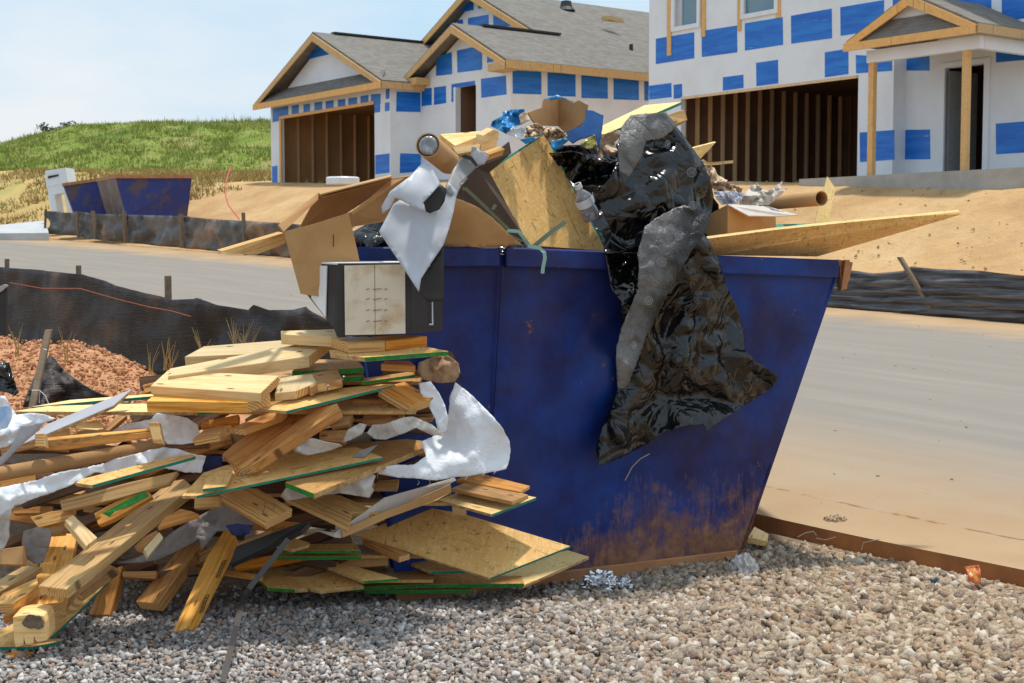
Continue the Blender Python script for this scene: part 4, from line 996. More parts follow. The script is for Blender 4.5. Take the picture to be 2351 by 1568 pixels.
drape('blue_scrap', z6((490, 445), (600, 420), (640, 440), (540, 485)), 5.78, M['blue_print'], bc, amp=.02, wl=20, step=5, seed=19)
drape('blue_scrap', z6((740, 470), (880, 430), (905, 455), (850, 500), (790, 545)), 5.8, M['blue_print'], bc, amp=.05, wl=18, step=5, seed=20)
drape('packing_paper', z6((490, 365), (560, 330), (620, 305), (700, 335), (790, 345), (880, 385), (905, 430), (820, 440), (740, 470), (690, 402), (540, 440)), [(1200, 300, 5.84), (1240, 290, 5.95), (1290, 315, 5.9)], M['paper'], amp=.09, wl=18, step=4.5, sharp=.9, jag=1, seed=21, smooth=False, label='crumpled brown packing paper spilling from the torn blue carton', cat='packing paper')
drape('foil_packet', z6((1010, 480), (1080, 430), (1130, 400), (1150, 515), (1060, 525)), 5.83, m_plain('yellow_foil', (.5, .4, .08), .3, (.2, .2, .1), 25, Metallic=.5), amp=.05, wl=20, step=5, seed=22, label='small crushed yellow packet under the blue carton side', cat='packet')
drape('rubbish_bag', z6((740, 560), (800, 560), (930, 545), (1010, 560), (1150, 612), (1260, 640), (1335, 600), (1340, 780), (1250, 800), (1180, 860), (1170, 960), (1040, 900), (900, 780)), [(1290, 360, 5.95), (1330, 355, 5.85), (1400, 380, 5.9), (1340, 440, 5.88)], M['plastic'], amp=.02, wl=45, step=5, sharp=.7, facets=((34, .1, 1), (15, .03, 1)), seed=23, label='shiny crumpled black bag between strand board and black film', cat='rubbish bag')
# --- clear bottle
q0, q1 = P(1061.9 + 980 / 3.7236, 200.9 + 830 / 3.7236, 5.74), P(1061.9 + 1115 / 3.7236, 200.9 + 1130 / 3.7236, 5.8)
d_ = q1 - q0; bo = MB(); L_ = d_.length
bo.lathe(q0, d_, [(0, .012), (0, .0145), (L_ * .1, .0145), (L_ * .1, .012), (L_ * .16, .013), (L_ * .3, .03), (L_ * .4, .036), (L_ * .6, .034), (L_ * .75, .037), (L_ * .95, .034), (L_, .02), (L_, 0)], 24, wob=.005)
bo.build('plastic_bottle', [M['pet_grey']], smooth=True)
bo_ = COL.objects[-1] if False else bpy.data.objects['plastic_bottle.001']
tag(bo_, 'capless clear drink bottle with white label beside the strand board', 'bottle')
lb = MB(); lb.lathe(q0, d_, [(L_ * .38, .0375), (L_ * .46, .0385), (L_ * .58, .0372)], 24, wob=.003); lb.build('paper_label', [M['white']], bo_, smooth=True)
nk = MB(); nk.lathe(q0 - d_.normalized() * .002, d_, [(0, .013), (0, .0165), (.02, .0165), (.02, .015)], 20); nk.build('neck_ring', [M['white']], bo_)
cp = MB(); cp.lathe(P(1171, 514, 5.7), (0.3, -.8, .5), [(0, .013), (.012, .013), (.012, 0)], 14); tag(cp.build('bottle_cap', [m_plain('blue_cap', (.01, .06, .6), .35)]), 'bright blue bottle cap lying at the rim near the green strap', 'bottle cap')
# --- straps
ribbon('strap', [(*p, d) for p, d in zip(z6((0, 862), (32, 868), (200, 1025), (390, 1208)), (5.3, 5.3, 5.42, 5.5))], .012, M['strap_dark'], label='olive packing strap running down over the torn cardboard', cat='strap', group='green packing straps')
ribbon('strap', [(*p, d) for p, d in zip(z6((378, 1222), (480, 1230), (520, 1280), (565, 1345)), (5.5, 5.5, 5.52, 5.56))], .014, M['strap'], label='bent mint strap lying on the blue rim left of the strand board', cat='strap', group='green packing straps')
ribbon('strap', [(*p, d) for p, d in zip(z6((560, 1352), (660, 1372), (700, 1410), (705, 1460), (690, 1530), (683, 1590)), (5.53, 5.53, 5.52, 5.52, 5.52, 5.52))], .014, M['strap'], label='mint strap end hanging down over the front of the blue rim', cat='strap', group='green packing straps')
ribbon('strap', [(*p, d) for p, d in zip(z6((590, 1375), (740, 1250), (880, 1148)), (5.68, 5.7, 5.72))], .018, M['strap_dark'], label='dark green strap lying diagonally across the face of the tall strand board', cat='strap', group='green packing straps')
pan('strap_scrap', Q(z6((245, 1035), (270, 992), (296, 1008), (268, 1050)), 5.42), M['strap_dark'], .002, label='tiny square scrap of olive strap by the dark card panel', cat='strap')
# --- boards at the top right of the heap
pan('strand_board', Q(z6((1170, 395), (1195, 325), (1560, 150), (1872, 122), (1665, 212), (1215, 398)), [6.0, 6.1, 6.45, 6.5, 6.3, 6.02]), M['osb_pale'], .014, edge=(3, 4), em=M['teal'], label='long pale strand board with teal edge rising behind the black film', cat='strand board')
pan('timber_offcut', Q(z6((1730, 240), (1890, 188), (1926, 276), (1812, 318)), [6.18, 6.22, 6.22, 6.18]), M['pine'], .06, label='square-cut pale timber end jutting out behind the black film', cat='wood offcut', bevel=.002)
pan('strand_board', Q(z6((1960, 520), (2168, 466), (2036, 608), (1990, 620)), [6.25, 6.3, 6.3, 6.25]), M['osb_pale'], .012, label='pale pointed sliver of board sticking out right of the black film', cat='strand board')
pan('lath', Q(z6((2080, 642), (2315, 622), (2316, 646), (2090, 668)), 6.35), M['osb_pale'], .01, label='thin pale lath against the dark garage, above the papers', cat='lath')
drape('kraft_paper', z6((1165, 500), (1190, 420), (1240, 385), (1300, 372), (1372, 368), (1350, 420), (1300, 470), (1325, 540), (1290, 600), (1240, 560), (1180, 610), (1150, 560)), [(1380, 320, 6.05), (1410, 310, 6.0), (1390, 355, 6.0)], M['paper'], amp=.02, wl=20, step=4.5, facets=((20, .06, 1),), jag=1, seed=28, smooth=False, label='creased kraft paper between the blue carton and the black film', cat='paper')
drape('kraft_paper', z8((120, 90), (180, 60), (240, 110), (270, 160), (330, 190), (300, 230), (230, 240), (160, 200)), 6.4, M['paper'], amp=.02, wl=20, step=4.5, facets=((18, .06, 1),), jag=1, seed=29, smooth=False, label='bunched kraft paper peeping out right of the black film edge', cat='paper')
# --- right-hand carton, papers, tube
rc = empty('carton', P(1700, 520, 6.3), 'small brown carton with an open flap at the right of the black film', 'cardboard box')
pan('left_face', Q(z8((180, 420), (330, 342), (330, 535), (180, 560)), [6.42, 6.25, 6.25, 6.42]), M['card'], .006, rc)
pan('front_face', Q(z8((330, 342), (495, 412), (495, 520), (330, 535)), [6.25, 6.32, 6.32, 6.25]), M['card'], .006, rc)
pan('right_face', Q(z8((495, 412), (630, 414), (636, 505), (495, 520)), [6.32, 6.45, 6.45, 6.32]), M['card'], .006, rc)
pan('flap', Q(z8((330, 340), (450, 345), (580, 352), (690, 385), (775, 407), (620, 413), (460, 411)), [6.24, 6.3, 6.36, 6.34, 6.3, 6.27, 6.22]), M['papergrey'], .005, rc)
drape('paper_wad', z8((165, 75), (215, 85), (262, 135), (265, 172), (330, 205), (425, 240), (410, 275), (250, 268), (235, 220), (205, 160)), 6.34, M['paper'], amp=.11, wl=18, step=4.5, sharp=.8, jag=1, seed=24, smooth=False, label='crumpled brown paper wad right of the black film', cat='paper')
drape('clear_wrap', z8((243, 262), (340, 258), (432, 270), (425, 300), (390, 336), (290, 342), (262, 310)), 6.3, m_plain('frosted_film', (.6, .62, .72), .25, (.42, .45, .55), 30, .4, 60), amp=.05, wl=16, step=4.5, seed=25, smooth=False, label='frosted clear wrapping crumpled beside the paper wad', cat='plastic wrap')
drape('card_scraps', z8((400, 342), (430, 280), (470, 235), (512, 205), (560, 255), (608, 246), (672, 196), (662, 255), (706, 240), (640, 300), (585, 345), (470, 348)), [(1720, 440, 6.32), (1735, 425, 6.38), (1780, 440, 6.3)], M['papergrey'], amp=.06, wl=30, step=5, sharp=.8, jag=.8, seed=26, smooth=False, label='torn pale card lying on the small right-hand carton', cat='cardboard')
hollow('cardboard_tube', P(1549.8 + 918 / 2.7318, 344.4 + 303 / 2.7318, 6.3), P(1549.8 + 560 / 2.7318, 344.4 + 335 / 2.7318, 6.75), .033, .004, M['card'], label='long cardboard tube lying level at the right end of the heap', cat='cardboard tube')
pan('strand_board', Q(z8((955, 165), (1006, 240), (985, 350), (960, 455), (876, 458), (925, 280)), [6.7, 6.68, 6.64, 6.6, 6.6, 6.66]), M['osb_pale'], .012, label='pale pointed board standing upright behind the right cardboard tube', cat='strand board')
pan('strand_board', Q(z8((630, 466), (900, 459), (1050, 460), (830, 484), (636, 490)), [6.5, 6.55, 6.6, 6.5, 6.46]), M['teal'], .02, label='green board edge lying behind the long board at the right rim', cat='strand board')
pan('strand_board', Q(z8((203, 556), (620, 502), (1040, 458), (1500, 415), (1780, 388), (1798, 402), (1500, 492), (1190, 582), (890, 668), (560, 664), (250, 660)), [5.99, 6.1, 6.22, 6.32, 6.38, 6.38, 6.43, 6.41, 6.4, 6.28, 6.16]), M['osb'], .012, edge=(0, 1, 2, 3), em=M['osb_pale'], label='long tapering strand board resting on the rim and overhanging its right end', cat='strand board')

# --- the big black film hanging over the front
fm = empty('plastic_film', P(1580, 600, 5.95), 'huge crumpled sheet of black plastic film hanging down the front of the dumpster', 'plastic film')
def fD(x, y):
    base = rimD(x) - .115
    up = max(0, (590 - y) / 330)
    low = max(0, (y - 620) / 500)
    return base + .16 * up ** 1.5 + .07 * low
lowp = z7((225, 620), (262, 560), (400, 520), (520, 500), (640, 560), (672, 600), (700, 660), (745, 790), (790, 880), (805, 960), (815, 1050), (870, 1098), (912, 1125), (955, 1155), (930, 1200), (880, 1232), (820, 1270), (760, 1310), (700, 1350), (655, 1385), (640, 1355), (560, 1365), (480, 1385), (400, 1440), (330, 1478), (270, 1505), (205, 1530), (192, 1460), (215, 1380), (250, 1290), (282, 1205), (275, 1100), (276, 1030), (300, 950), (297, 850), (255, 780), (238, 690))
drape('hanging_fold', lowp, lambda x, y: fD(x, y) + .02 * math.sin(x / 30 + y / 80 + 1.5 * math.sin(y / 130)), M['plastic'], fm, step=5.5, amp=.02, wl=120, sharp=.5, facets=((66, .11, 1.4), (27, .032, 1.3)), cap=lambda x, y: rimD(x) - .055 + .1 * max(0, min(1, (y - 660) / 120)), jag=1.2, thick=.002, seed=31)
upp = z7((190, 400), (250, 330), (280, 255), (284, 180), (300, 110), (335, 66), (400, 58), (485, 54), (520, 100), (560, 152), (640, 262), (668, 330), (684, 400), (676, 460), (660, 522), (600, 560), (400, 640), (300, 640), (228, 640), (258, 560), (245, 520), (215, 460))
drape('upper_fold', upp, lambda x, y: fD(x, y) - .04 - .05 * math.exp(-((x - 1440) / 60) ** 2 - ((y - 330) / 80) ** 2), M['plastic'], fm, step=5.5, amp=.02, wl=130, sharp=.5, facets=((78, .085, 1.5), (30, .025, 1.2)), cap=lambda x, y: rimD(x) - .06 if y > 545 else 99, thick=.002, seed=32)
band = z7((395, 530), (440, 495), (520, 452), (560, 440), (620, 450), (672, 470), (662, 520), (640, 568), (600, 620), (560, 685), (520, 750), (497, 800), (450, 900), (410, 965), (385, 1040), (330, 1180), (310, 1205), (283, 1205), (276, 1100), (278, 1030), (300, 950), (330, 880), (365, 800), (372, 700), (366, 640))
drape('dusty_band', band, lambda x, y: fD(x, y) - .145, M['plastic_grey'], fm, step=5.5, amp=.012, wl=80, sharp=.5, facets=((60, .03, 1.6), (18, .009, 1)), thick=.002, jag=1.2, seed=33)
cowl = z7((284, 200), (300, 112), (336, 64), (410, 56), (486, 52), (530, 110), (470, 160), (400, 170), (380, 240), (330, 320), (290, 300))
drape('dusty_cowl', cowl, lambda x, y: fD(x, y) - .17, M['plastic_grey'], fm, step=5.5, amp=.015, wl=80, sharp=.6, facets=((55, .045, 1.3), (20, .01, 1)), thick=.002, jag=1.2, seed=34)
M['print'] = m_plain('grey_print', (.32, .33, .36), .5)
for (x, y), r in zip(z7((492, 185), (592, 302), (598, 440), (540, 566), (466, 676), (412, 838), (352, 1024)), (.017, .019, .017, .017, .019, .017, .015)):
    D0 = fD(x, y) - (.19 if 430 < y < 700 else .2 if y < 430 else .17); c = P(x, y, D0); mk = MB(); sq = .62 if y < 350 or y > 760 else 1
    for rr, w in ((r, .0018), (r * .62, .0014)):
        for k in range(22):
            t0, t1 = 6.283 * k / 22, 6.283 * (k + 1) / 22
            f_ = lambda t, q: c + Vector((math.cos(t) * q * sq, 0, math.sin(t) * q))
            mk.add([f_(t0, rr), f_(t1, rr), f_(t1, rr - w), f_(t0, rr - w)], [(0, 1, 2, 3)])
    for k in range(3):
        s = Vector(((k - 1) * r * .25 * sq, 0, -r * .3)); mk.add([c + s, c + s + Vector((.0015, 0, 0)), c + s + Vector((.0025, 0, r * .6)), c + s + Vector((.001, 0, r * .6))], [(0, 1, 2, 3)])
    mk.build('printed_emblem', [M['print']], fm)
blk('pale level timber with nails behind the cardboard tube', z5((1188, 292), (1530, 264), (1560, 285), (1455, 300), (1455, 352), (1285, 366)), [5.5, 5.55, 5.55, 5.48, 5.48, 5.45], 'pine_pale')
blk('upright timber stub standing beside the blue-and-brown torn carton', z5((1462, 300), (1530, 262), (1566, 276), (1546, 374), (1445, 402)), [5.44, 5.46, 5.5, 5.5, 5.44], 'pine_pale')
blk('flat timber offcut below the nailed timber, behind the tube', z5((1265, 372), (1446, 352), (1440, 392), (1300, 418)), [5.42, 5.44, 5.42, 5.4], 'pine')
blk('small wedge of timber at the foot of the upright stub', z5((1460, 402), (1560, 366), (1600, 385), (1500, 420)), [5.42, 5.46, 5.46, 5.42], 'pine')
# ------------------------------------------------------------------ the heap of scrap timber
gp = 'scrap timber heaped beside the dumpster'
def slab(label, z, D, tilt=18, roll=0, mat='pine', t=.038, name='timber_offcut', cat='wood offcut', edge=(), em='teal', ends=None, bevel=.0018, parent=None, group=None):
    """board whose large upper face is seen at the four photo corners z; D is the depth of the first corner"""
    a, r = R(tilt), R(roll)
    n = Vector((math.sin(r), -math.sin(a) * math.cos(r), math.cos(a) * math.cos(r)))
    p0 = P(*z[0], D); w = [hit(x, y, p0, n) for x, y in z]
    fr = face_frame(w, n); mb = MB()
    L = [(w[(i + 1) % len(w)] - w[i]).length for i in range(len(w))]
    if name == 'timber_offcut':
        sd = {i: 2 for i in range(len(w)) if (L[i] < .62 * max(L) if ends is None else i in ends)}
    else:
        sd = {i: 3 for i in range(len(w))}; sd.update({i: 1 for i in edge})
    mb.prism(w, n * -t, 0, sd)
    o = mb.build(name, [M[mat], M[em], M['end'], M['osb_edge']], parent, frame=fr, bevel=bevel)
    o['_n'] = 0; del o['_n']
    return tag(o, label, cat, group)
def osb(label, z, D, tilt=12, roll=0, mat='osb', t=.012, edge=(), em='teal', **k):
    return slab(label, z, D, tilt, roll, mat, t, 'strand_board', 'strand board', edge, em, bevel=.0008, **k)
def nail(parent, a, b, r=.0016):
    mb = MB(); A, B = P(*a), P(*b); d = (B - A).normalized()
    mb.lathe(A, d, [(0, 0), (0, r), ((B - A).length, r), ((B - A).length, r * 2.3), ((B - A).length + .001, 0)], 8); mb.build('nail', [M['nail']], parent)

# upper stack, right below the black-and-white box
slab('short timber block with a clean edge directly under the left of the box', z2((905, 185), (905, 156), (1400, 140), (1392, 212)), 5.08, 14, mat='pine_pale')
slab('thick timber with an angled corner supporting the middle of the box', z2((1480, 258), (1335, 214), (1640, 204), (1797, 240)), 4.96, 8, mat='pine', ends=(0, 1))
slab('pinkish timber block supporting the right corner of the box', z2((1800, 246), (1668, 206), (2010, 188), (2157, 204)), 5.0, 8, mat='pine_orange', ends=())
slab('long pale timber topmost at the left of the stack', z2((80, 378), (245, 288), (905, 236), (1200, 232), (760, 350)), 5.13, 20, mat='pine_pale', ends=(0,))
slab('broad pale timber lying slantwise across its neighbours on the left stack', z2((-60, 545), (-46, 478), (1345, 213), (1142, 372)), 4.865, 20, mat='pine_pale', t=.045)
slab('wide thick pale plank with visible end grain below the slanting timber', z2((-211, 627), (-60, 490), (885, 540), (730, 688)), 4.82, 20, mat='pine_pale', ends=(2,), t=.034)
slab('lowest of the pale stacked timbers, with two dark knots on its front', z1((1250, 650), (1330, 583), (2312, 588), (2112, 662)), 4.78, 16, mat='pine', ends=(2,), t=.04)
slab('short timber with a scratched top wedged right of the wide plank', z2((850, 690), (905, 545), (1172, 525), (1212, 596), (1030, 672)), 4.88, 22, mat='pine_pale', ends=(2, 3), t=.032)
s = slab('orange timber end with bent silver staples on the green-edged board', z2((1160, 640), (1010, 540), (1385, 476), (1432, 566), (1215, 612)), 4.92, 18, mat='pine_orange', ends=(2, 3), t=.034)
for x in (1290, 1425): nail(s, (401.8 + x / 3.7236, 717.5 + (690 if x < 1400 else 590) / 3.7236, 4.87), (401.8 + (x + 22) / 3.7236, 717.5 + (620 if x < 1400 else 545) / 3.7236, 4.86), .002)
osb('strand board with bright green edge beneath the box timbers', z2((1330, 350), (1320, 318), (2170, 296), (2338, 330), (1618, 382)), 4.97, 9, edge=(3,), em='green', t=.016)
for k, (dy, lab) in enumerate(((0, 'dark green board edge, upper of the two shaded under the box timbers'), (70, 'dark green board edge, lower of the two shaded under the box timbers'))):
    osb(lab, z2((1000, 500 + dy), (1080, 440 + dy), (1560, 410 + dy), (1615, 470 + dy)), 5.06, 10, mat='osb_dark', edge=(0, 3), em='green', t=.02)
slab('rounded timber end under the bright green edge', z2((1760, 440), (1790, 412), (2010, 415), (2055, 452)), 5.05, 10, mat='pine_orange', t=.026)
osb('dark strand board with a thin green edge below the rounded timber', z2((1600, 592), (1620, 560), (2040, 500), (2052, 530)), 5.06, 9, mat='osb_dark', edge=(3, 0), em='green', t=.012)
osb('large strand board with straight teal edge jutting right under the pale timbers', z2((735, 822), (1090, 690), (1300, 660), (1740, 612), (1886, 616), (944, 842)), 4.84, 13, edge=(4,), t=.011)
# left arm of the stack
osb('long thin strand board with teal edge at the far left of the stack', z1((265, 698), (600, 640), (1310, 588), (1312, 606), (900, 640)), 5.12, 8, mat='osb_pale', edge=(3, 4), t=.012)
osb('long pale board reaching to the far left under the wide plank', z1((100, 738), (420, 690), (1700, 660), (1830, 738), (1680, 744)), 4.96, 9, mat='osb_pale', edge=(3,), t=.012)
slab('grey plank slanting upward over the left of the heap', z1((190, 1015), (395, 850), (700, 722), (1128, 545), (968, 688), (410, 925)), 4.78, 24, -12, mat='greyboard', t=.012, name='grey_plank', cat='plank')
drape('metal_strip', z1((-20, 1150), (80, 1060), (150, 930), (178, 862), (260, 850), (398, 822), (300, 920), (200, 1012), (110, 1100), (20, 1198), (-20, 1205)), [(0, 1060, 4.7), (50, 990, 4.68), (100, 970, 4.66)], M['greyboard'], amp=.008, wl=80, thick=.004, seed=41, label='curved grey strip of flashing at the left edge of the heap', cat='metal strip')
drape('white_bag', z1((-40, 600), (40, 610), (95, 700), (140, 770), (260, 750), (380, 765), (480, 800), (330, 860), (180, 870), (130, 990), (60, 1040), (-40, 1060)), [(20, 930, 4.9), (100, 970, 4.86), (0, 1020, 4.8)], M['white_sheet'], amp=.02, wl=45, step=5.5, facets=((26, .045, 1),), seed=42, label='rumpled white plastic bag at the left picture edge', cat='plastic bag')
pan('tape_patch', Q(z1((-10, 700), (85, 690), (100, 735), (100, 800), (60, 880), (-10, 900)), 4.79), m_plain('pale_blue_print', (.3, .5, .8), .5, (.7, .76, .85), 18), .002, label='pale blue printed wrapper lying on the rumpled white bag', cat='wrapper')
drape('black_film_scrap', z1((-40, 330), (30, 316), (78, 322), (110, 440), (160, 580), (125, 606), (60, 575), (-40, 560)), 5.0, M['plastic'], amp=.03, wl=40, step=5, facets=((24, .07, 1),), seed=43, label='torn scrap of black film above the white bag at the left edge', cat='plastic film')
drape('white_roll', z1((962, 905), (1060, 850), (1290, 805), (1345, 752), (1480, 770), (1600, 795), (1690, 850), (1712, 940), (1660, 1005), (1560, 1022), (1430, 1018), (1390, 960), (1360, 905), (1280, 885)), [(300, 980, 5.02), (400, 960, 4.86), (440, 1010, 4.9), (455, 985, 5.02)], M['white_sheet'], amp=.015, wl=45, step=5, facets=((26, .03, 1),), seed=44, label='bulging white plastic bundle under the lowest pale timber', cat='plastic sheet')
cb = empty('cleated_board', P(110, 1010, 4.75), 'narrow board with a block nailed across each end, on the left of the heap', 'board')
slab(None, z1((392, 990), (400, 958), (1270, 880), (1290, 902)), 4.77, 40, mat='pine', t=.03, name='board', cat=None, parent=cb)
slab(None, z1((380, 1070), (392, 1000), (1290, 912), (1300, 960), (540, 1068)), 4.79, 80, mat='pine_orange', t=.02, name='board_face', cat=None, parent=cb)
slab(None, z1((298, 1036), (297, 930), (372, 922), (388, 1045)), 4.72, 75, mat='end', t=.04, name='cleat', cat=None, parent=cb)
slab(None, z1((1310, 1010), (1265, 835), (1352, 828), (1392, 1016)), 4.74, 75, mat='end', t=.04, name='cleat', cat=None, parent=cb)
slab('pale timber block standing behind the cleated board', z1((640, 880), (660, 840), (830, 808), (886, 850), (880, 905)), 4.95, 30, mat='pine_pale', t=.05)
slab('orange timber offcut just behind the cleated board', z1((655, 935), (665, 892), (900, 895), (905, 912)), 4.9, 30, mat='pine_orange', t=.03)
slab('thin straw-coloured batten leaning behind the white bundle', z1((890, 900), (990, 775), (1085, 772), (930, 905)), 5.05, 40, mat='pine_orange', t=.02)
hollow('paper_roll', P(-25, 1092, 4.66), P(372, 1022, 5.02), .024, .004, M['card_in'], label='long brown paper roll lying across the left of the heap', cat='paper roll')
drape('white_sheet', z1((-20, 1400), (100, 1370), (300, 1330), (500, 1260), (700, 1225), (900, 1180), (985, 1140), (1100, 1120), (1250, 1075), (1400, 1046), (1530, 1062), (1640, 1100), (1762, 1122), (1740, 1190), (1720, 1262), (1600, 1260), (1420, 1225), (1180, 1190), (1000, 1290), (820, 1260), (690, 1330), (610, 1370), (450, 1430), (300, 1480), (150, 1540), (-20, 1640)), [(0, 1150, 4.6), (150, 1110, 4.72), (300, 1060, 4.92), (400, 1040, 4.95), (470, 1060, 4.9)], M['white_sheet'], amp=.012, wl=50, step=5.5, facets=((30, .028, .8),), jag=1, seed=45, label='long torn white sheet trailing from under the paper roll', cat='plastic sheet')
drape('white_sheet', z3((-15, 110), (60, 90), (95, 250), (70, 420), (75, 480), (40, 560), (-15, 640)), 4.72, M['cream_sheet'], amp=.04, wl=40, step=7, seed=46, label='grubby white sheet hanging at the left picture edge', cat='plastic sheet')
osb('narrow strand board with teal edge on the trailing white sheet', z1((650, 1350), (690, 1318), (1400, 1140), (1640, 1103), (1672, 1120), (785, 1368)), 4.64, 14, mat='osb', edge=(4,), t=.012)
drape('navy_cloth', z1((1630, 1200), (1760, 1120), (1900, 1118), (1905, 1190), (1780, 1250), (1700, 1250)), 4.98, M['navy'], amp=.03, wl=30, step=6, seed=47, label='dark navy cloth tucked below the end of the narrow teal board', cat='cloth')
# middle of the heap
slab('sunlit square timber end facing out below the white bundle', z2((145, 1082), (250, 1000), (480, 960), (372, 1040)), 4.8, 30, -10, mat='pine_orange', ends=(3, 0), t=.03)
slab('orange timber end pointing left in the shade under the stack', z2((480, 985), (800, 850), (960, 840), (920, 880), (600, 1000)), 4.86, 20, mat='pine_orange', t=.024, ends=(0, 4))
slab('shaded wide timber behind the diagonal one with nails', z2((398, 1215), (800, 860), (1300, 770), (1240, 830), (520, 1310)), 5.0, 32, -20, mat='pine_orange', ends=(0, 4), t=.03)
s = slab('long diagonal timber with two bent nails in its lower end', z2((487, 1342), (1190, 830), (1385, 775), (1400, 830), (668, 1300)), 4.84, 40, -18, mat='pine_orange', ends=(0, 4), t=.04)
for y0, y1 in ((1374, 1352), (1432, 1385)): nail(s, (401.8 + 545 / 3.7236, 717.5 + y0 / 3.7236, 4.78), (401.8 + (632 if y0 < 1400 else 602) / 3.7236, 717.5 + y1 / 3.7236, 4.81), .0018)
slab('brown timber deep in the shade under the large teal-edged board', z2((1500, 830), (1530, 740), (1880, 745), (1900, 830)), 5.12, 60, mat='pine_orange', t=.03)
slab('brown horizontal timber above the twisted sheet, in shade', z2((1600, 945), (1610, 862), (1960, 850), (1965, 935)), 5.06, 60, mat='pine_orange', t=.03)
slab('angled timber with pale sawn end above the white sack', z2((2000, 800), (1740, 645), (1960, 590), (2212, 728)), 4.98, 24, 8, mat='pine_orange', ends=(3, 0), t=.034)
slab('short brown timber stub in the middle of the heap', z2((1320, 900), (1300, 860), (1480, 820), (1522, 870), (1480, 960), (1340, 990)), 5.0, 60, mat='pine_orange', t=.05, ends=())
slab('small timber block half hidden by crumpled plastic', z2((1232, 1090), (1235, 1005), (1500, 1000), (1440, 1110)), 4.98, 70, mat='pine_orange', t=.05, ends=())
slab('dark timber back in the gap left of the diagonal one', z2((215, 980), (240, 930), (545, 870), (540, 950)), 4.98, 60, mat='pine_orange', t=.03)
drape('plastic_scrap', z2((965, 1150), (1080, 1075), (1180, 1075), (1290, 1105), (1400, 1125), (1430, 1140), (1320, 1180), (1130, 1222), (1050, 1200)), 4.9, M['cream_sheet'], amp=.01, wl=35, step=5, facets=((20, .03, .8),), seed=48, label='crumpled dusty white plastic above the upper sloping board', cat='plastic sheet')
drape('plastic_scrap', z2((1420, 1115), (1480, 1000), (1580, 945), (1640, 960), (1600, 1040), (1500, 1090)), 4.95, M['cream_sheet'], amp=.03, wl=30, step=6, seed=49, label='twisted wisp of dusty white plastic in the middle of the heap', cat='plastic sheet')
drape('twisted_sheet', z2((1640, 1030), (1690, 960), (1800, 950), (1960, 895), (2040, 890), (2200, 960), (2300, 1050), (2200, 1050), (2060, 985), (1950, 1035), (1800, 1085), (1700, 1080)), [(850, 990, 4.98), (950, 965, 4.92), (1000, 990, 4.94)], M['cream_sheet'], amp=.01, wl=40, step=5, facets=((22, .03, .7),), seed=50, label='twisted dusty white sheet below the angled timber', cat='plastic sheet')
sack = zd((300, 330), (345, 300), (352, 220), (378, 152), (440, 200), (505, 262), (560, 318), (605, 375), (632, 430), (637, 480), (628, 530), (615, 560), (540, 575), (450, 592), (380, 596), (290, 613), (200, 605), (100, 598), (20, 585), (-10, 560), (90, 540), (180, 540), (240, 500), (215, 430), (290, 400), (335, 380))
drape('sack_mouth', zd((205, 155), (262, 148), (300, 200), (330, 260), (345, 330), (332, 385), (300, 400), (285, 330), (250, 260), (215, 200)), [(985, 900, 5.06), (1020, 980, 5.04)], M['white_sheet'], amp=.02, wl=40, step=6, sharp=.3, seed=54, label='narrow white twist of plastic at the left side of the white sack', cat='plastic sheet')
drape('woven_sack', sack, [(960, 880, 5.1), (1040, 900, 5.16), (1100, 960, 5.12), (1170, 1040, 5.18), (1060, 1080, 5.05), (960, 1095, 4.98), (880, 1085, 5.0), (1020, 980, 5.2)], M['white_sheet'], amp=.012, wl=120, step=6, sharp=.3, facets=((48, .03, 1.4), (20, .006, 1)), jag=.8, seed=51, label='big white woven sack with frayed hem bulging right of the heap', cat='sack')
th = MB()
for x, y, l in ((985, 1100, 16), (960, 1104, 9), (1070, 1090, 10), (1110, 1084, 7), (1135, 1081, 6), (1035, 1096, 8)):
    th.tube([P(x, y, 5.04), P(x + 3, y + l * .5, 5.035), P(x - 2, y + l, 5.035)], .0009, 4)
th.build('frayed_thread', [M['white_sheet']], bpy.data.objects['woven_sack'])
drape('paper_bag', zd((205, 60), (280, 30), (345, 28), (392, 60), (400, 110), (375, 150), (300, 155), (230, 140), (200, 100)), [(1000, 830, 5.15), (1010, 850, 5.08), (1050, 850, 5.2)], m_plain('brown_paper_bag', (.4, .25, .14), .8, (.32, .19, .1), 8, .2, 40), amp=.03, wl=30, step=4.5, sharp=.7, facets=((20, .04, 1),), seed=52, label='scrunched brown paper bag at the right of the stack by the dumpster', cat='paper bag')
osb('big sloping strand board with long teal front edge in mid heap', z2((58, 1567), (240, 1370), (420, 1310), (1000, 1180), (1560, 1150), (1776, 1236), (180, 1566)), 4.72, 17, edge=(5,), t=.011)
osb('small strand board with teal edge lying on the big sloping one', z2((235, 1508), (275, 1390), (490, 1330), (490, 1372), (436, 1482)), 4.71, 17, edge=(4,), t=.011)
osb('thick ragged strand board with dark green end beneath the big sloping one', z2((940, 1450), (1330, 1190), (1400, 1125), (1990, 1080), (2228, 1112), (1190, 1548)), 4.86, 14, mat='osb_dark', edge=(5, 0), em='green', t=.02)
bpy.data.objects[-1] if False else None
pan('rubber_strip', Q(z2((1510, 1238), (1570, 1185), (1740, 1125), (1690, 1185), (1620, 1240)), [4.78, 4.8, 4.84, 4.82, 4.79]), M['black'], .003, label='short black strip lying on the ragged strand board', cat='strip')
drape('plastic_scrap', z4((345, 290), (400, 215), (560, 270), (760, 200), (900, 140), (945, 160), (920, 230), (935, 250), (905, 300), (850, 290), (720, 270), (560, 290), (380, 318)), [(650, 1140, 4.95), (750, 1130, 4.92), (850, 1110, 4.98)], M['cream_sheet'], amp=.01, wl=40, step=5, facets=((22, .03, .8),), seed=53, label='dusty white plastic poking out under the ragged strand board', cat='plastic sheet')
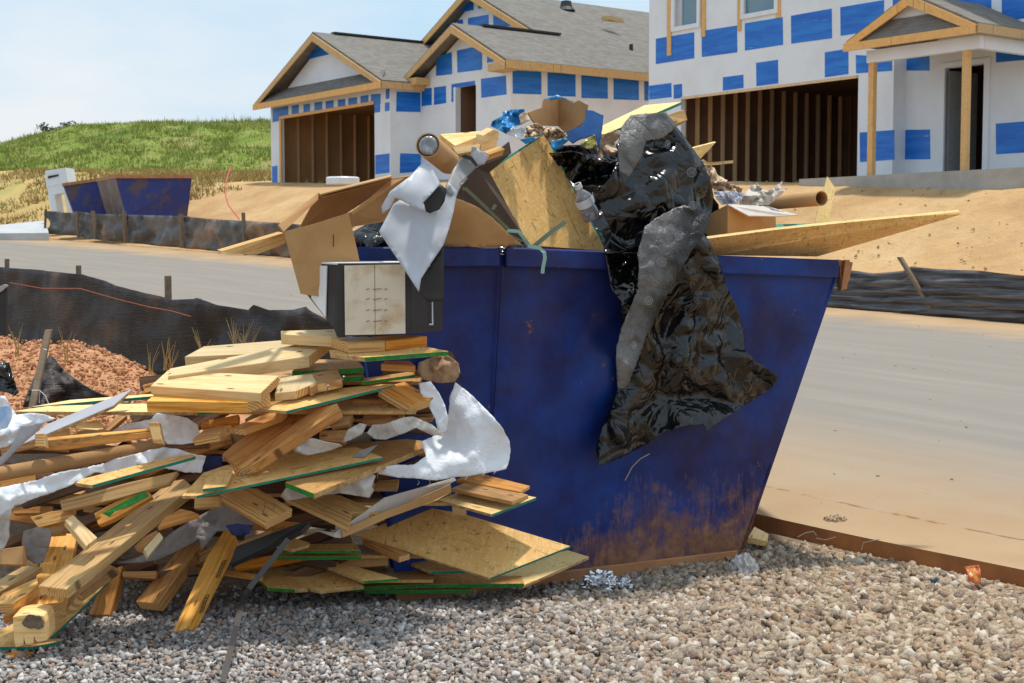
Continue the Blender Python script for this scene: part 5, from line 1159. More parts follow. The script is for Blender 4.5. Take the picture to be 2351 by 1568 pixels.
# lower right
s = slab('stout timber end with two upright nails, front centre of the heap', z3((2090, 362), (1722, 150), (1870, 95), (2020, 105), (2292, 262)), 4.86, 26, 6, mat='pine', ends=(4, 0), t=.036)
for a, b in (((2062, 305), (2078, 222)), ((2138, 275), (2168, 192))): nail(s, (a[0] / 3.4133, 1090.6 + a[1] / 3.4133, 4.845), (b[0] / 3.4133, 1090.6 + b[1] / 3.4133, 4.83), .0019)
slab('split timber with a splintered end, right of the nailed one', z4((778, 470), (380, 285), (560, 270), (720, 282), (1004, 402), (800, 388)), 4.98, 24, 6, mat='pine', ends=(4, 5, 0), t=.03)
pan('cardboard_sheet', Q(z4((560, 500), (690, 520), (1000, 300), (1440, 175), (1450, 190), (1200, 330), (900, 480), (720, 552), (680, 545)), [5.1, 5.0, 5.08, 5.25, 5.25, 5.16, 5.06, 5.0, 5.0]), M['papergrey'], .006, label='folded grey-white card sheet under the split timber', cat='cardboard sheet')
pan('cardboard_sheet', Q(z4((730, 500), (1000, 385), (1150, 330), (1415, 215), (1420, 262), (1330, 315), (1010, 430), (870, 500), (740, 548)), [5.0, 5.06, 5.1, 5.2, 5.2, 5.16, 5.06, 5.03, 4.99]), M['card'], .008, label='folded brown card sheet lying against the grey-white one', cat='cardboard sheet')
slab('orange timber hidden below the white sack hem', z4((930, 235), (960, 190), (1090, 180), (1080, 235)), 5.15, 30, mat='pine_orange', t=.02)
osb('broad strand board with stamped letters at the lower right of the heap', z4((1660, 802), (820, 532), (1050, 440), (1290, 362), (1500, 400), (2166, 602)), 5.22, 36, edge=(5,), t=.012, mat='osb')
so = bpy.data.objects['strand_board'] if False else COL.objects[-1]
def stamp(parent, label_pts, p0, n, t=.0012):
    mb = MB()
    for zq in label_pts:
        w = [hit(x, y, p0, n) + n * .0015 for x, y in zq]; mb.prism(w, n * -.001)
    mb.build('stamp', [M['ink']], parent)
nn = Vector((0, -math.sin(R(36)), math.cos(R(36)))); pp0 = P(*z4((1660, 802))[0], 5.22)
for (x, y) in ((1060, 570), (1372, 458), (1580, 525), (1272, 645)):
    stamp(so, [z4((x - 12, y + 8), (x - 9, y + 8), (x + 4, y - 7), (x + 1, y - 7)), z4((x - 6, y - 6), (x - 3, y - 6), (x + 10, y + 7), (x + 7, y + 7)), z4((x + 8, y + 7), (x + 11, y + 7), (x + 16, y - 4), (x + 13, y - 4))], pp0, nn)
osb('strand board sticking out beneath the broad stamped one', z4((1872, 850), (1600, 790), (1790, 700), (2150, 628), (2282, 668)), 5.42, 10, edge=(), t=.012, mat='osb_pale')
osb('small board with teal edge jutting right beside the sack', z4((1672, 402), (1340, 312), (1500, 250), (1660, 240), (1952, 296)), 5.2, 12, edge=(4,), t=.011, mat='osb_pale')
slab('flat batten, the nearer of two on the small teal-edged board', z4((1800, 322), (1420, 238), (1500, 205), (1660, 215), (1902, 280)), 5.22, 12, mat='pine_orange', t=.016)
slab('flat batten, the farther of two on the small teal-edged board', z4((1850, 262), (1450, 185), (1520, 150), (1620, 150), (1912, 224)), 5.3, 12, mat='pine_orange', t=.014)
slab('pale timber stub standing upright under the small teal-edged board', z4((1425, 400), (1425, 330), (1510, 345), (1512, 410)), 5.35, 80, mat='pine_pale', t=.04, ends=())
# bottom layers on the gravel
osb('lowest wide sheet on the gravel with a long green edge', z4((620, 868), (480, 800), (560, 770), (1850, 770), (1876, 836), (1200, 842)), 5.36, 5, edge=(4, 5), em='green', mat='osb_dark', t=.016)
osb('sheet with dark green edge under the lowest wide sheet', z4((880, 880), (900, 850), (1540, 845), (1545, 875)), 5.42, 5, edge=(3,), em='green', mat='osb_dark', t=.014)
osb('leftmost bottom sheet with a bright green slanting edge', z4((268, 862), (140, 738), (300, 705), (520, 868), (440, 872)), 5.24, 6, edge=(0, 4), em='green', mat='osb', t=.014)
osb('bottom sheet with green left edge, second in the fan', z4((600, 884), (450, 850), (270, 738), (540, 688), (870, 852)), 5.22, 8, edge=(1, 2), em='green', mat='osb', t=.012)
osb('bottom sheet with short bright green end, third in the fan', z4((864, 820), (540, 692), (790, 722), (1086, 804)), 5.2, 8, edge=(3,), em='green', mat='osb', t=.012)
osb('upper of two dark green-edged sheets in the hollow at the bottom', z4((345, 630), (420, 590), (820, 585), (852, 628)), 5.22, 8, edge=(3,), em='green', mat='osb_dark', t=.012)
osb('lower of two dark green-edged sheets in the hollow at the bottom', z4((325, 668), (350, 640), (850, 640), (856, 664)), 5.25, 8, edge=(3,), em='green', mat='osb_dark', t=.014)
osb('short strand board with green front tucked under the broad stamped board', z4((1284, 760), (1120, 690), (1330, 680), (1530, 755)), 5.4, 8, edge=(3,), em='teal', mat='osb', t=.012)
slab('orange timber under the left edge of the broad stamped board', z4((1090, 670), (860, 560), (960, 570), (1160, 650)), 5.24, 12, mat='pine_orange', t=.024, ends=(3,))
slab('brown splintered board end above the dark green sheets', z4((420, 625), (300, 590), (400, 540), (530, 578), (528, 595)), 5.12, 14, mat='osb', t=.012, name='strand_board', cat='strand board')
pan('dark_plank', Q(z3((1800, 700), (1850, 560), (2230, 420), (2351, 375), (2420, 372), (2352, 440), (2100, 560)), [4.96, 4.99, 5.0, 4.95, 4.96, 4.93, 4.94]), M['black'], .02, label='thin black plank slanting beneath the nailed timber', cat='plank')
pan('timber_offcut', Q(z3((1810, 620), (1870, 540), (2120, 430), (2140, 440), (2230, 415), (1830, 625)), [5.0, 5.0, 5.0, 5.0, 5.0, 5.0]), M['pine_orange'], .03, label='orange timber sliver lying along the black plank', cat='wood offcut')
# lower left
slab('long main diagonal timber with knots, crossing the lower left of the heap', z3((298, 868), (1330, 50), (1440, 30), (1510, 90), (516, 896)), 4.62, 22, -8, mat='pine', ends=(0, 4), t=.036)
s = COL.objects[-1]
sp = MB()
for pl_ in (((305, 948), (380, 915), (378, 890)), ((378, 918), (445, 915), (450, 885), (468, 935))):
    sp.tube([P(x / 3.4133, 1090.6 + y / 3.4133, 4.6) for x, y in pl_], .0016, 6)
sp.build('nail', [M['nail']], s)
slab('broad timber under the main diagonal one, ringed end facing out', z3((210, 1030), (395, 448), (606, 460), (560, 700), (500, 992)), 4.68, 24, 4, mat='pine', ends=(4, 0), t=.036)
slab('ringed timber end beside the teal-edged orange board at lower left', z3((512, 1060), (540, 950), (860, 700), (905, 720), (620, 930)), 4.78, 40, -20, mat='pine_orange', ends=(0, 4), t=.038)
slab('shaded timber slanting up right below the narrow teal board', z3((486, 282), (468, 200), (1000, 60), (1390, -30), (1320, 70), (900, 190)), 4.84, 68, mat='pine', t=.036, ends=(0,))
slab('rounded pale timber end in shade at the left', z3((300, 414), (235, 330), (400, 285), (580, 265), (560, 350)), 4.86, 66, mat='pine', t=.036, ends=(0,))
s = slab('timber stained with green paint below the shaded slanting one', z3((770, 392), (736, 298), (900, 210), (1150, 105), (1190, 170), (880, 350)), 4.83, 64, mat='pine', t=.036, ends=(0,))
pan('paint_stain', Q(z3((800, 300), (1130, 125), (1170, 165), (1010, 245), (900, 285), (860, 330)), [4.816, 4.86, 4.86, 4.84, 4.825, 4.82]), M['green'], .0015, s)
slab('little stick tipped against the main diagonal timber', z3((676, 560), (510, 352), (572, 310), (765, 490)), 4.7, 40, 20, mat='pine_pale', t=.03, ends=())
slab('pointed triangular offcut right of the main diagonal timber', z3((1235, 405), (1290, 330), (1410, 262), (1500, 280), (1562, 306)), 4.8, 30, mat='pine_orange', t=.02, ends=())
slab('small block leaning on the grey film near the main diagonal', z3((1160, 640), (1128, 575), (1250, 445), (1282, 490)), 4.74, 50, 20, mat='pine_pale', t=.03, ends=())
slab('short block hanging below the teal edge, left of the nailed timber', z3((1520, 262), (1525, 180), (1718, 165), (1716, 245)), 4.86, 72, mat='pine', t=.05, ends=())
slab('timber sloping down onto the gravel with one thin nail', z3((1062, 992), (1390, 590), (1500, 530), (1588, 520), (1236, 1010)), 5.12, 30, -22, mat='pine_orange', ends=(0, 4), t=.04)
bs = slab('long stamped timber standing on the gravel at front', z3((1338, 1262), (1620, 640), (1772, 402), (1838, 462), (1482, 1182)), 4.88, 32, -14, mat='pine', ends=(0, 4), t=.05)
nn = (W[bs.name].to_3x3() @ Vector((0, 0, 1))).normalized(); sd = Vector((1, -.3, .0)).normalized()
sb = MB()
for zz in (((1556, 1075), (1610, 945)), ((1684, 800), (1740, 675))):
    A, B = (P(x / 3.4133, 1090.6 + y / 3.4133, 4.7) for x, y in zz)
    A, B = (P(x / 3.4133, 1090.6 + y / 3.4133, (4.84 if k < 1000 else 4.9)) for (x, y), k in zip(zz, (zz[0][1] - 400, 1001)))
gs = []
def on_side(x, y):
    p0 = P(*z3((1482, 1182))[0], 4.88); return hit(x, y, bs_p, bs_n)
w = [bs.matrix_world @ v.co for v in bs.data.vertices]
bs_p = hit(*z3((1482, 1182))[0], P(*z3((1338, 1262))[0], 4.88), nn); q2 = hit(*z3((1838, 462))[0], bs_p, nn)
bs_n = (q2 - bs_p).cross(nn).normalized(); bs_n = bs_n if bs_n.dot(CAM - bs_p) > 0 else -bs_n
for (x0, y0), (x1, y1) in (((1560, 1080), (1612, 945)), ((1688, 805), (1742, 675))):
    dx = 24; sb = MB()
    for q in (((x0, y0), (x1, y1), (x1 + 3, y1 + 2), (x0 + 3, y0 + 2)), ((x0 + dx, y0 - 10), (x1 + dx, y1 - 10), (x1 + dx + 3, y1 - 8), (x0 + dx + 3, y0 - 8)), ((x0, y0), (x0 + dx, y0 - 10), (x0 + dx, y0 - 6), (x0, y0 + 4)), ((x1, y1), (x1 + dx, y1 - 10), (x1 + dx, y1 - 6), (x1, y1 + 4))):
        sb.prism([hit(*z3(c)[0], bs_p, bs_n) + bs_n * .002 for c in q], bs_n * -.0015)
    for k in range(6):
        t = (k + .8) / 7; cx, cy = x0 + (x1 - x0) * t + 6, y0 + (y1 - y0) * t
        for q in (((cx, cy), (cx + 12, cy - 8), (cx + 13, cy - 5), (cx + 1, cy + 3)), ((cx + 2, cy - 7), (cx + 5, cy - 8), (cx + 8, cy), (cx + 6, cy + 1)))[:1 + k % 2]:
            sb.prism([hit(*z3(c)[0], bs_p, bs_n) + bs_n * .002 for c in q], bs_n * -.0015)
    sb.build('grade_stamp', [M['ink']], bs)
slab('shaded timber standing on the gravel under the main diagonal', z3((690, 1100), (800, 850), (925, 720), (960, 710), (860, 1095)), 5.1, 55, -10, mat='pine_orange', t=.04, ends=(4,))
slab('upper of two weathered timbers at the lower left edge', z3((-10, 918), (-10, 820), (190, 704), (332, 722)), 4.68, 24, mat='pine', t=.02, ends=())
s = slab('timber with orange ringed end and two staples, lower left edge', z3((-20, 1005), (20, 922), (300, 800), (290, 870), (98, 1010)), 4.6, 24, mat='pine', t=.04, ends=(4,))
for x in (18, 62): nail(s, (x / 3.4133, 1090.6 + 978 / 3.4133, 4.585), ((x + 24) / 3.4133, 1090.6 + 948 / 3.4133, 4.59), .0016)
gz3 = lambda pts, d: [P(x / 3.4133, 1090.6 + y / 3.4133, d) for x, y in pts]
nb = MB(); nb.prism(gz3(((98, 1112), (165, 1098), (250, 1092), (340, 1102), (358, 1150), (364, 1225), (368, 1296), (300, 1312), (280, 1300), (266, 1268), (260, 1325), (215, 1336), (196, 1322), (186, 1275), (182, 1338), (122, 1352), (110, 1300), (104, 1200)), 4.555), Vector((0, .09, .012)))
s = tag(nb.build('timber_offcut', [M['pine_pale']], bevel=.002), 'pale gnawed block with notched front at the lower left', 'wood offcut')
drape('bark', z3((172, 1160), (196, 1118), (222, 1092), (262, 1096), (318, 1108), (346, 1150), (340, 1190), (300, 1208), (268, 1196), (236, 1200), (196, 1186)), 4.548, M['stake'], s, amp=.004, wl=12, step=3.5, facets=((9, .006, 1),), jag=1.2, thick=.004, seed=66, smooth=False)
osb('orange strand board with teal edge under the ringed timbers at lower left', z3((-20, 1330), (-10, 1220), (420, 1000), (800, 760), (850, 830), (600, 1080), (372, 1290)), 4.7, 16, mat='osb', edge=(4, 5), t=.012)
osb('teal-edged sheet lying lowest at the left on the gravel', z3((-20, 1345), (50, 1300), (470, 1280), (474, 1300), (250, 1345)), 4.66, 12, mat='osb_dark', edge=(2, 3, 4), t=.012)
slab('chunk of timber half buried in gravel at the bottom left', z3((30, 1408), (120, 1372), (245, 1385), (240, 1412), (140, 1440)), 4.6, 20, mat='pine_orange', t=.03, ends=())
slab('brown block standing at the left edge below the grubby sheet', z3((-10, 700), (-10, 600), (40, 575), (182, 556), (182, 705)), 4.72, 70, mat='card', t=.04, ends=())
slab('thin orange timber under the gnawed block', z3((20, 1110), (60, 1060), (230, 1000), (240, 1080)), 4.66, 26, mat='pine_orange', t=.03, ends=())
drape('grey_film', z3((185, 440), (300, 405), (405, 430), (395, 520), (340, 690), (270, 695), (190, 640), (170, 540)), 4.78, M['grey_film'], amp=.04, wl=50, step=7, seed=61, label='dull grey film bulging behind the broad ringed timber', cat='plastic film')
drape('grey_film', z3((920, 690), (1100, 640), (1250, 520), (1420, 400), (1620, 290), (1780, 210), (1950, 300), (2030, 360), (1900, 440), (1700, 440), (1580, 590), (1560, 500), (1400, 590), (1250, 660), (1100, 688)), [(300, 1290, 4.88), (400, 1230, 4.98), (500, 1170, 5.08), (560, 1200, 5.05)], M['grey_film'], amp=.01, wl=70, step=6, facets=((30, .025, .8),), seed=62, label='grey film sheet slung beneath the main diagonal timber', cat='plastic film')
drape('navy_cloth', z3((1768, 395), (1860, 380), (1985, 395), (1950, 460), (1870, 480), (1820, 470)), 4.9, M['navy'], amp=.02, wl=30, step=6, seed=63, label='dark navy cloth scrap above the long stamped timber', cat='cloth')
slab('orange plank end low in the shade behind the sloping timber', z3((960, 800), (960, 755), (1230, 750), (1215, 810)), 5.15, 60, mat='pine_orange', t=.03, ends=())
slab('brown timber in shade, left of the little stick', z3((230, 470), (260, 420), (520, 380), (500, 450)), 4.95, 55, mat='pine_orange', t=.03)
slab('shaded board directly under the pointed offcut', z3((1050, 560), (1100, 500), (1230, 430), (1240, 450), (1110, 575)), 4.86, 45, mat='pine_orange', t=.03)
# steel strap down to the gravel
st = [(4.92, 2260, 500), (4.9, 2190, 590), (4.88, 2100, 705), (4.86, 2010, 815), (4.84, 1950, 890), (4.81, 1920, 935), (4.77, 1900, 985), (4.7, 1880, 1060), (4.62, 1855, 1180), (4.5, 1815, 1340), (4.33, 1745, 1620)]
ribbon('steel_strap', [(x / 3.4133, 1090.6 + y / 3.4133, d) for d, x, y in st], .019, M['steel'], label='flat dark steel strap running from the heap down over the gravel', cat='steel strap')
# filler offcuts added to darken the gaps, shade painted into most
rr_ = random.Random(5)
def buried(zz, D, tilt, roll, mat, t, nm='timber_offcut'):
    slab('filler timber offcut added inside the scrap heap to darken its gaps', zz, D, tilt, roll, mat=mat, t=t, group='filler timber in the heap', cat='wood offcut')
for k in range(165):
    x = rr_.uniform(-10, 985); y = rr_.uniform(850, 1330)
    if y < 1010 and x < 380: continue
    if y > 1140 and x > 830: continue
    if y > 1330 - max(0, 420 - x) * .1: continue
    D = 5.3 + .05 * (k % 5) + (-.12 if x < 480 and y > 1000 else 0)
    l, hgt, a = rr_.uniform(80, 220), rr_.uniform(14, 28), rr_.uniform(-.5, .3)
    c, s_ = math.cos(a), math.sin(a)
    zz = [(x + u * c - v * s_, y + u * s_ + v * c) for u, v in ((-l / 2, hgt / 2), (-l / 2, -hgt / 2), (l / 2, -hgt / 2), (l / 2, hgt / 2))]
    buried(zz, D, rr_.uniform(60, 82), 0, ('pine_orange', 'pine_shade', 'pine_shade', 'pine_shade')[k % 4], .036)
def layer(x0, x1, D0, D1, z, dz):
    """unseen level sheet added inside the heap to block the sun"""
    w = [Vector((a, d, z + (dz if d == D1 else 0))) for a, d in ((x0, D0), (x0, D1), (x1, D1), (x1, D0))]
    n = (w[1] - w[0]).cross(w[2] - w[0]).normalized(); n = n if n.z > 0 else -n
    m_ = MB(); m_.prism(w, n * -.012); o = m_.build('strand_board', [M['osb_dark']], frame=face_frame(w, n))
    tag(o, 'unseen wide board added inside the scrap heap to block sun', 'strand board', 'added shading boards in the heap')
for q in ((-1.05, -.34, 4.99, 5.6, .785, .05), (-1.08, -.34, 5.2, 6.0, .87, .02), (-1.0, -.3, 5.3, 5.75, .72, .0), (-1.6, -.4, 5.3, 6.1, .6, .0), (-1.75, -.75, 5.28, 6.1, .44, .0), (-1.0, -.24, 5.32, 5.6, .4, .0), (-1.7, -.8, 5.4, 6.1, .3, .0), (-.75, -.3, 5.34, 5.55, .1, .0), (-.7, -.3, 5.36, 5.55, .19, .0)): layer(*q)  # unseen sheets added to keep the sun out of the heap
# ------------------------------------------------------------------ soil mound, small litter, far things
def m_soil():
    g = G('red_soil', .95, Spec=.1); p = g.pos()
    n = g.noise(p, 7, 6, .7); c = g.ramp(n, (.3, (.28, .12, .06)), (.5, (.5, .25, .13)), (.7, (.62, .36, .2)))
    g.set(Base=c); g.bump(n, .8, .03); return g.m
M['soil'] = m_soil()
def mound():
    top = [(-80, 768), (20, 772), (50, 783), (120, 783), (180, 786), (235, 803), (300, 830), (345, 848), (372, 880), (470, 905), (620, 915)]
    xs = [t[0] for t in top]; nx, ny = 150, 60; mb = MB()
    for i in range(nx + 1):
        x = -80 + 700 * i / nx; yt = np.interp(x, xs, [t[1] for t in top])
        for j in range(ny + 1):
            t = j / ny; y = yt + (1010 - yt) * t; D = 9.3 - (3.6) * t ** .8 - x * .001
            p = P(x, y, D); p.z += noise.fractal(p * 5, .8, 2, 5) * .035 + max(0, noise.noise(p * 14)) * .03 - .02
            mb.v.append(p)
    for i in range(nx):
        for j in range(ny): mb.f.append((i * (ny + 1) + j, i * (ny + 1) + j + 1, (i + 1) * (ny + 1) + j + 1, (i + 1) * (ny + 1) + j)); mb.m.append(0)
    tag(mb.build('soil_mound', [M['soil']], smooth=True, frame=Matrix.Identity(4)), kind='structure')
    xs_, ys_, zs_, ds_ = [], [], [], []
    for _ in range(2600):
        x = random.uniform(-60, 400); yt = np.interp(x, xs, [t[1] for t in top]); t = random.random() ** 1.3; y = yt + (1000 - yt) * t
        p = P(x, y, 9.3 - 3.6 * t ** .8 - x * .001); xs_.append(p.x); ys_.append(p.y); zs_.append(p.z + .005); ds_.append(random.uniform(.01, .03) * random.uniform(.6, 1.3) * (2 if random.random() < .05 else 1))
    tag(stones('soil_clods', np.array(xs_), np.array(ys_), np.array(zs_), np.array(ds_), M['soil'], 6), 'loose clods of red soil scattered over the mound', 'soil', kind='stuff')
mound()
# collapsed near silt fence scrap with its leaning stake
fs = empty('silt_fence', P(75, 930, 5.9), 'loose end of black silt fence slumped under a leaning stake on the soil mound', 'fence', 'silt fences along the road')
drape('fabric', z1((195, 705), (240, 560), (310, 410), (420, 262), (452, 270), (560, 400), (700, 500), (820, 570), (930, 612), (800, 640), (650, 650), (400, 690)), [(60, 930, 5.7), (115, 820, 6.2), (240, 910, 5.8), (150, 900, 6.05)], M['fence'], fs, amp=.12, wl=60, step=7, seed=71)
A, B = P(110, 757, 6.0), P(72, 935, 5.75); m_ = MB(); d = Vector((.028, 0, 0)); m_.prism([A - d * .5, A + d * .5, B + d * .5, B - d * .5], Vector((0, .025, 0))); m_.build('stake', [M['stake']], fs, bevel=.003)
for pts in (((100, 801), (108, 803)), ((73, 896), (92, 896), (90, 925)), ((92, 897), (104, 908), (112, 928))):
    cw = MB(); cw.tube([P(x, y, 5.72) for x, y in pts], .002, 5); cw.build('tie_wire', [M['white']], fs)
bl = empty('silt_fence_roll', P(5, 700, 7.2), 'pale-topped dark panel edge at the left picture border before the near fence', 'panel')
pan('face', Q(z0((-40, 690), (4, 662), (16, 655), (14, 770), (-40, 775)), 7.0), M['black'], .02, bl); pan('top_edge', Q(z0((-40, 672), (8, 653), (17, 655), (4, 668), (-40, 695)), 6.98), M['greyboard'], .02, bl)
# dry weeds by the fence
wd = MB()
for x, y in ((538, 775), (560, 780), (575, 790), (380, 820), (392, 830), (150, 800), (40, 790), (345, 830), (545, 795), (465, 800)):
    for _ in range(6):
        a = random.uniform(-16, 16); h = random.uniform(25, 70)
        wd.tube([P(x + random.uniform(-6, 6), y + 30, 7.6), P(x + a * .5, y - h * .4 + 20, 7.58), P(x + a * 1.6, y - h + 20, 7.56)], [.0022, .0018, .0008], 4)
tag(wd.build('dry_weeds', [m_plain('straw', (.5, .36, .16), .8, (.3, .28, .08), 5)]), 'thin dry weeds along the foot of the near fence', 'weeds', kind='stuff')

# --- far blue dumpsters
M['lit_side_grey'] = m_plain('grey_brown_lit_side', (.2, .16, .15), .7, (.12, .07, .05), 2)  # grey-brown side paint with its lit look put into the colour
def far_dumpster(label, F4, depth, lab2=None):
    """F4: top-left, top-right, bottom-right, bottom-left of the near face"""
    tl, tr, br, bl_ = [P(*q) for q in F4]; t = empty('dumpster', (bl_ + br) / 2, label, 'dumpster', 'blue dumpsters across the road')
    e = (tr - tl).normalized(); bk = Vector((-e.y, e.x, 0)).normalized() * depth; ins = bk.normalized() * .12
    mb = MB(); t_ = .03
    mb.prism([tl, tr, br + ins * 0, bl_], bk.normalized() * t_); mb.prism([tl + bk, tr + bk, br + bk - ins, bl_ + bk - ins], -bk.normalized() * t_)
    sp_ = MB(); sp_.prism([tl - e * .004, bl_ - e * .004, bl_ + bk - ins, tl + bk], e * t_); sp_.build('side_panel', [M['lit_side_grey']], t); mb.prism([tr, br, br + bk - ins, tr + bk], -e * t_)
    mb.prism([bl_, br, br + bk - ins, bl_ + bk - ins], Vector((0, 0, .04))); mb.build('body', [M['dump_far']], t)
    r = MB(); u = Vector((0, 0, -.09)); o = -bk.normalized() * .05
    r.prism([tl + o, tr + o, tr - o, tl - o], u); r.prism([tl + bk + o, tr + bk + o, tr + bk - o, tl + bk - o], u); r.prism([tl - o, tl + bk + o, tl + bk + o + e * .1, tl - o + e * .1], u); r.prism([tr - o, tr + bk + o, tr + bk + o - e * .1, tr - o - e * .1], u)
    r.build('rim', [M['rust']], t)
    return t
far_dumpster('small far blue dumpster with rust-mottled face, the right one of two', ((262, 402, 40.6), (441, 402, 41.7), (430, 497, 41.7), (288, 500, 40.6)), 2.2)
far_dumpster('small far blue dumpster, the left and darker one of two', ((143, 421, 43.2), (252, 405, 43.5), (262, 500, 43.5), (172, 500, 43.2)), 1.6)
fr_ = MB()
sg = empty('stand', P(135, 495, 46), 'white plastic stand with a slotted box over an arched opening beside the far dumpsters', 'stand')
k = lambda pts, D: [P(x, y, D) for x, y in pts]
m1 = MB(); m1.prism(k([(103, 392), (150, 385), (156, 418), (106, 430)], 46), Vector((.1, .6, 0))); m1.build('upper_box', [M['white']], sg)
m2 = MB()
for q in ([(108, 430), (152, 419), (155, 440), (112, 450)], [(110, 450), (125, 446), (132, 495), (120, 495)], [(146, 441), (156, 440), (172, 495), (156, 495)]): m2.prism(k(q, 46.02), Vector((.1, .4, 0)))
m2.build('legs', [M['white']], sg)
m3 = MB(); m3.prism(k([(110, 404), (134, 400), (134, 404), (110, 410)], 45.97), Vector((0, .05, 0))); m3.build('slot', [M['black']], sg)
# red whip marker, foam block, litter
wp = MB(); wp.tube([P(x, y, 36 - (y - 380) * .02) for x, y in ((531, 382), (524, 400), (518, 425), (518, 450), (524, 470), (535, 485), (549, 503))], .017, 6); tag(wp.build('marker_whip', [m_plain('red_plastic', (.6, .1, .07), .6)]), 'thin curved red marker whip stuck in the sand by the fence', 'marker')
fb = MB(); fb.lathe(P(787, 424, 36), (0, 0, 1), [(0, .4), (.02, .42), (.16, .42), (.19, .39), (.2, 0)], 28); fb.build('foam_disc', [M['white']])
tag(bpy.data.objects['foam_disc'], 'white round foam pad lying on the sand before the open garage', 'foam pad')
def crumple(name, c, r, mat, label, cat, seed, sub=4, sc=(1, 1, 1), amp=.45):
    bm = bmesh.new(); bmesh.ops.create_icosphere(bm, subdivisions=sub, radius=r)
    for v in bm.verts:
        s = v.co / r * 2.2 + Vector((seed, 0, 0)); f = 1 + amp * (1 - 2 * abs(noise.noise(s * 1.4))) * .6 + amp * noise.fractal(s * 2.5, 1, 2, 3) * .5
        v.co = Vector((v.co.x * sc[0], v.co.y * sc[1], v.co.z * sc[2])) * f
    me = bpy.data.meshes.new(name); bm.to_mesh(me); bm.free(); me.materials.append(mat)
    o = link(bpy.data.objects.new(name, me), None, Matrix.Translation(c)); return tag(o, label, cat)
M['foil'] = m_plain('aluminium_foil', (.75, .76, .78), .22, (.5, .51, .53), 30, .5, 60, Metallic=1)
crumple('foil_ball', P(1377, 1338, 5.68), .042, M['foil'], 'larger lump of crumpled silver foil on the gravel before the dumpster', 'foil', 3.1, sc=(1.25, .8, .8), amp=.9)
crumple('foil_ball', P(1433, 1344, 5.7), .022, M['foil'], 'smaller lump of crumpled silver foil beside the larger one', 'foil', 7.7, amp=.9)
M['clear'] = m_plain('clear_film_litter', (.5, .46, .44), .2, (.68, .65, .66), 60, .5, 90, lo=.5, hi=.65, Spec=.7)
crumple('plastic_bottle', P(1708, 1312, 6.0), .062, M['clear'], 'crushed clear plastic bottle on the gravel at the dumpster corner', 'bottle', 5.2, sc=(.85, .8, .95), amp=.5)
crumple('rock', P(1918, 1200, 6.75), .045, M['rock'], 'lone pale rock lying on the road edge above the kerb', 'rock', 9.2, sc=(1.1, .9, .75), amp=.5)
for (x, y, D, r, lab) in ((2062, 1222 + 315, 4.6, .03, 'large grey stone on the gravel at the lower right'), (2470 / 2.4135 + 0, 1520, 4.62, .028, 'large pale stone in the gravel at lower centre'), (1435 + 1340 / 2.4135, 918 + 1225 / 2.4135, 5.0, .034, 'bulky brown stone in the gravel below the road kerb')):
    crumple('rock', P(x, y, D), r, M['rock'], lab, 'rock', x * .01, sub=3, sc=(1.1, .9, .7), amp=.35)
wpz = empty('wrapper', P(2236, 1318, 5.72), 'orange sweet wrapper with yellow lettering on gravel against the kerb', 'wrapper')
drape('film', z9((1880, 925), (1960, 914), (1968, 940), (1975, 1020), (1940, 1018), (1902, 998), (1895, 950)), [(2220, 1300, 5.74), (2250, 1340, 5.66)], m_plain('orange_film', (.75, .2, .06), .35, (.6, .13, .04), 12), wpz, amp=.02, wl=20, step=4, seed=81)
tx = bpy.data.curves.new('lettering', 'FONT'); tx.body = "REESE'S"; tx.size = .018; tx.extrude = .0004; tx.align_x = 'CENTER'; tx.align_y = 'CENTER'
to = bpy.data.objects.new('tmp', tx); COL.objects.link(to); bpy.context.view_layer.update()
me = bpy.data.meshes.new_from_object(to.evaluated_get(bpy.context.evaluated_depsgraph_get())); bpy.data.objects.remove(to)
me.materials.append(m_plain('yellow_print', (.85, .7, .05), .5))
tc_ = P(1435 + 1934 / 2.4135, 918.4 + 966 / 2.4135, 5.64)
rot = (Matrix.Rotation(R(80), 4, 'X') @ Matrix.Rotation(R(-62), 4, 'Z'))
o = bpy.data.objects.new('lettering', me); link(o, wpz); o.matrix_local = W[wpz.name].inverted() @ Matrix.Translation(tc_) @ rot
pan('blue_scrap', Q(z9((1690, 990), (1705, 998), (1730, 985), (1732, 1005), (1712, 1020), (1695, 1012)), 5.72), m_plain('blue_scrap', (.02, .1, .22), .4), .004, label='small dark blue plastic scrap on gravel left of the orange wrapper', cat='plastic scrap')
pan('timber_offcut', Q(z9((683, 758), (716, 700), (796, 742), (790, 782)), [6.42, 6.55, 6.5, 6.4]), M['pine_pale'], .03, label='small pale timber block on gravel at the right foot of the dumpster', cat='wood offcut', bevel=.002)
slab('bright wood chip lying on the gravel at the bottom centre', z0((812, 1552), (820, 1538), (850, 1535), (862, 1546), (840, 1560)), 4.55, 8, mat='pine', t=.012, ends=())
tw = MB(); tw.tube([P(1866, 1040, 9.2), P(1880, 1037, 9.2), P(1893, 1043, 9.15), P(1904, 1048, 9.1)], .007, 6); tag(tw.build('twig', [M['stake']]), 'dark twig lying on the pale road', 'twig')
sw = MB()
for pts in (((955, 760), (1000, 735), (1045, 728), (1060, 750)), ((1060, 765), (1110, 775), (1170, 758)), ((1310, 830), (1320, 790), (1410, 772)), ((0, 445), (40, 370), (85, 325), (135, 298))):
    D = 6.2 if pts[0][0] > 100 else 5.9
    sw.tube([P(1435 + x / 2.4135, 918.4 + y / 2.4135, D) for x, y in pts], .002, 5)
tag(sw.build('straw', [M['cord']]), 'few dry straws by the kerb and on the dumpster side', 'straw', kind='stuff')
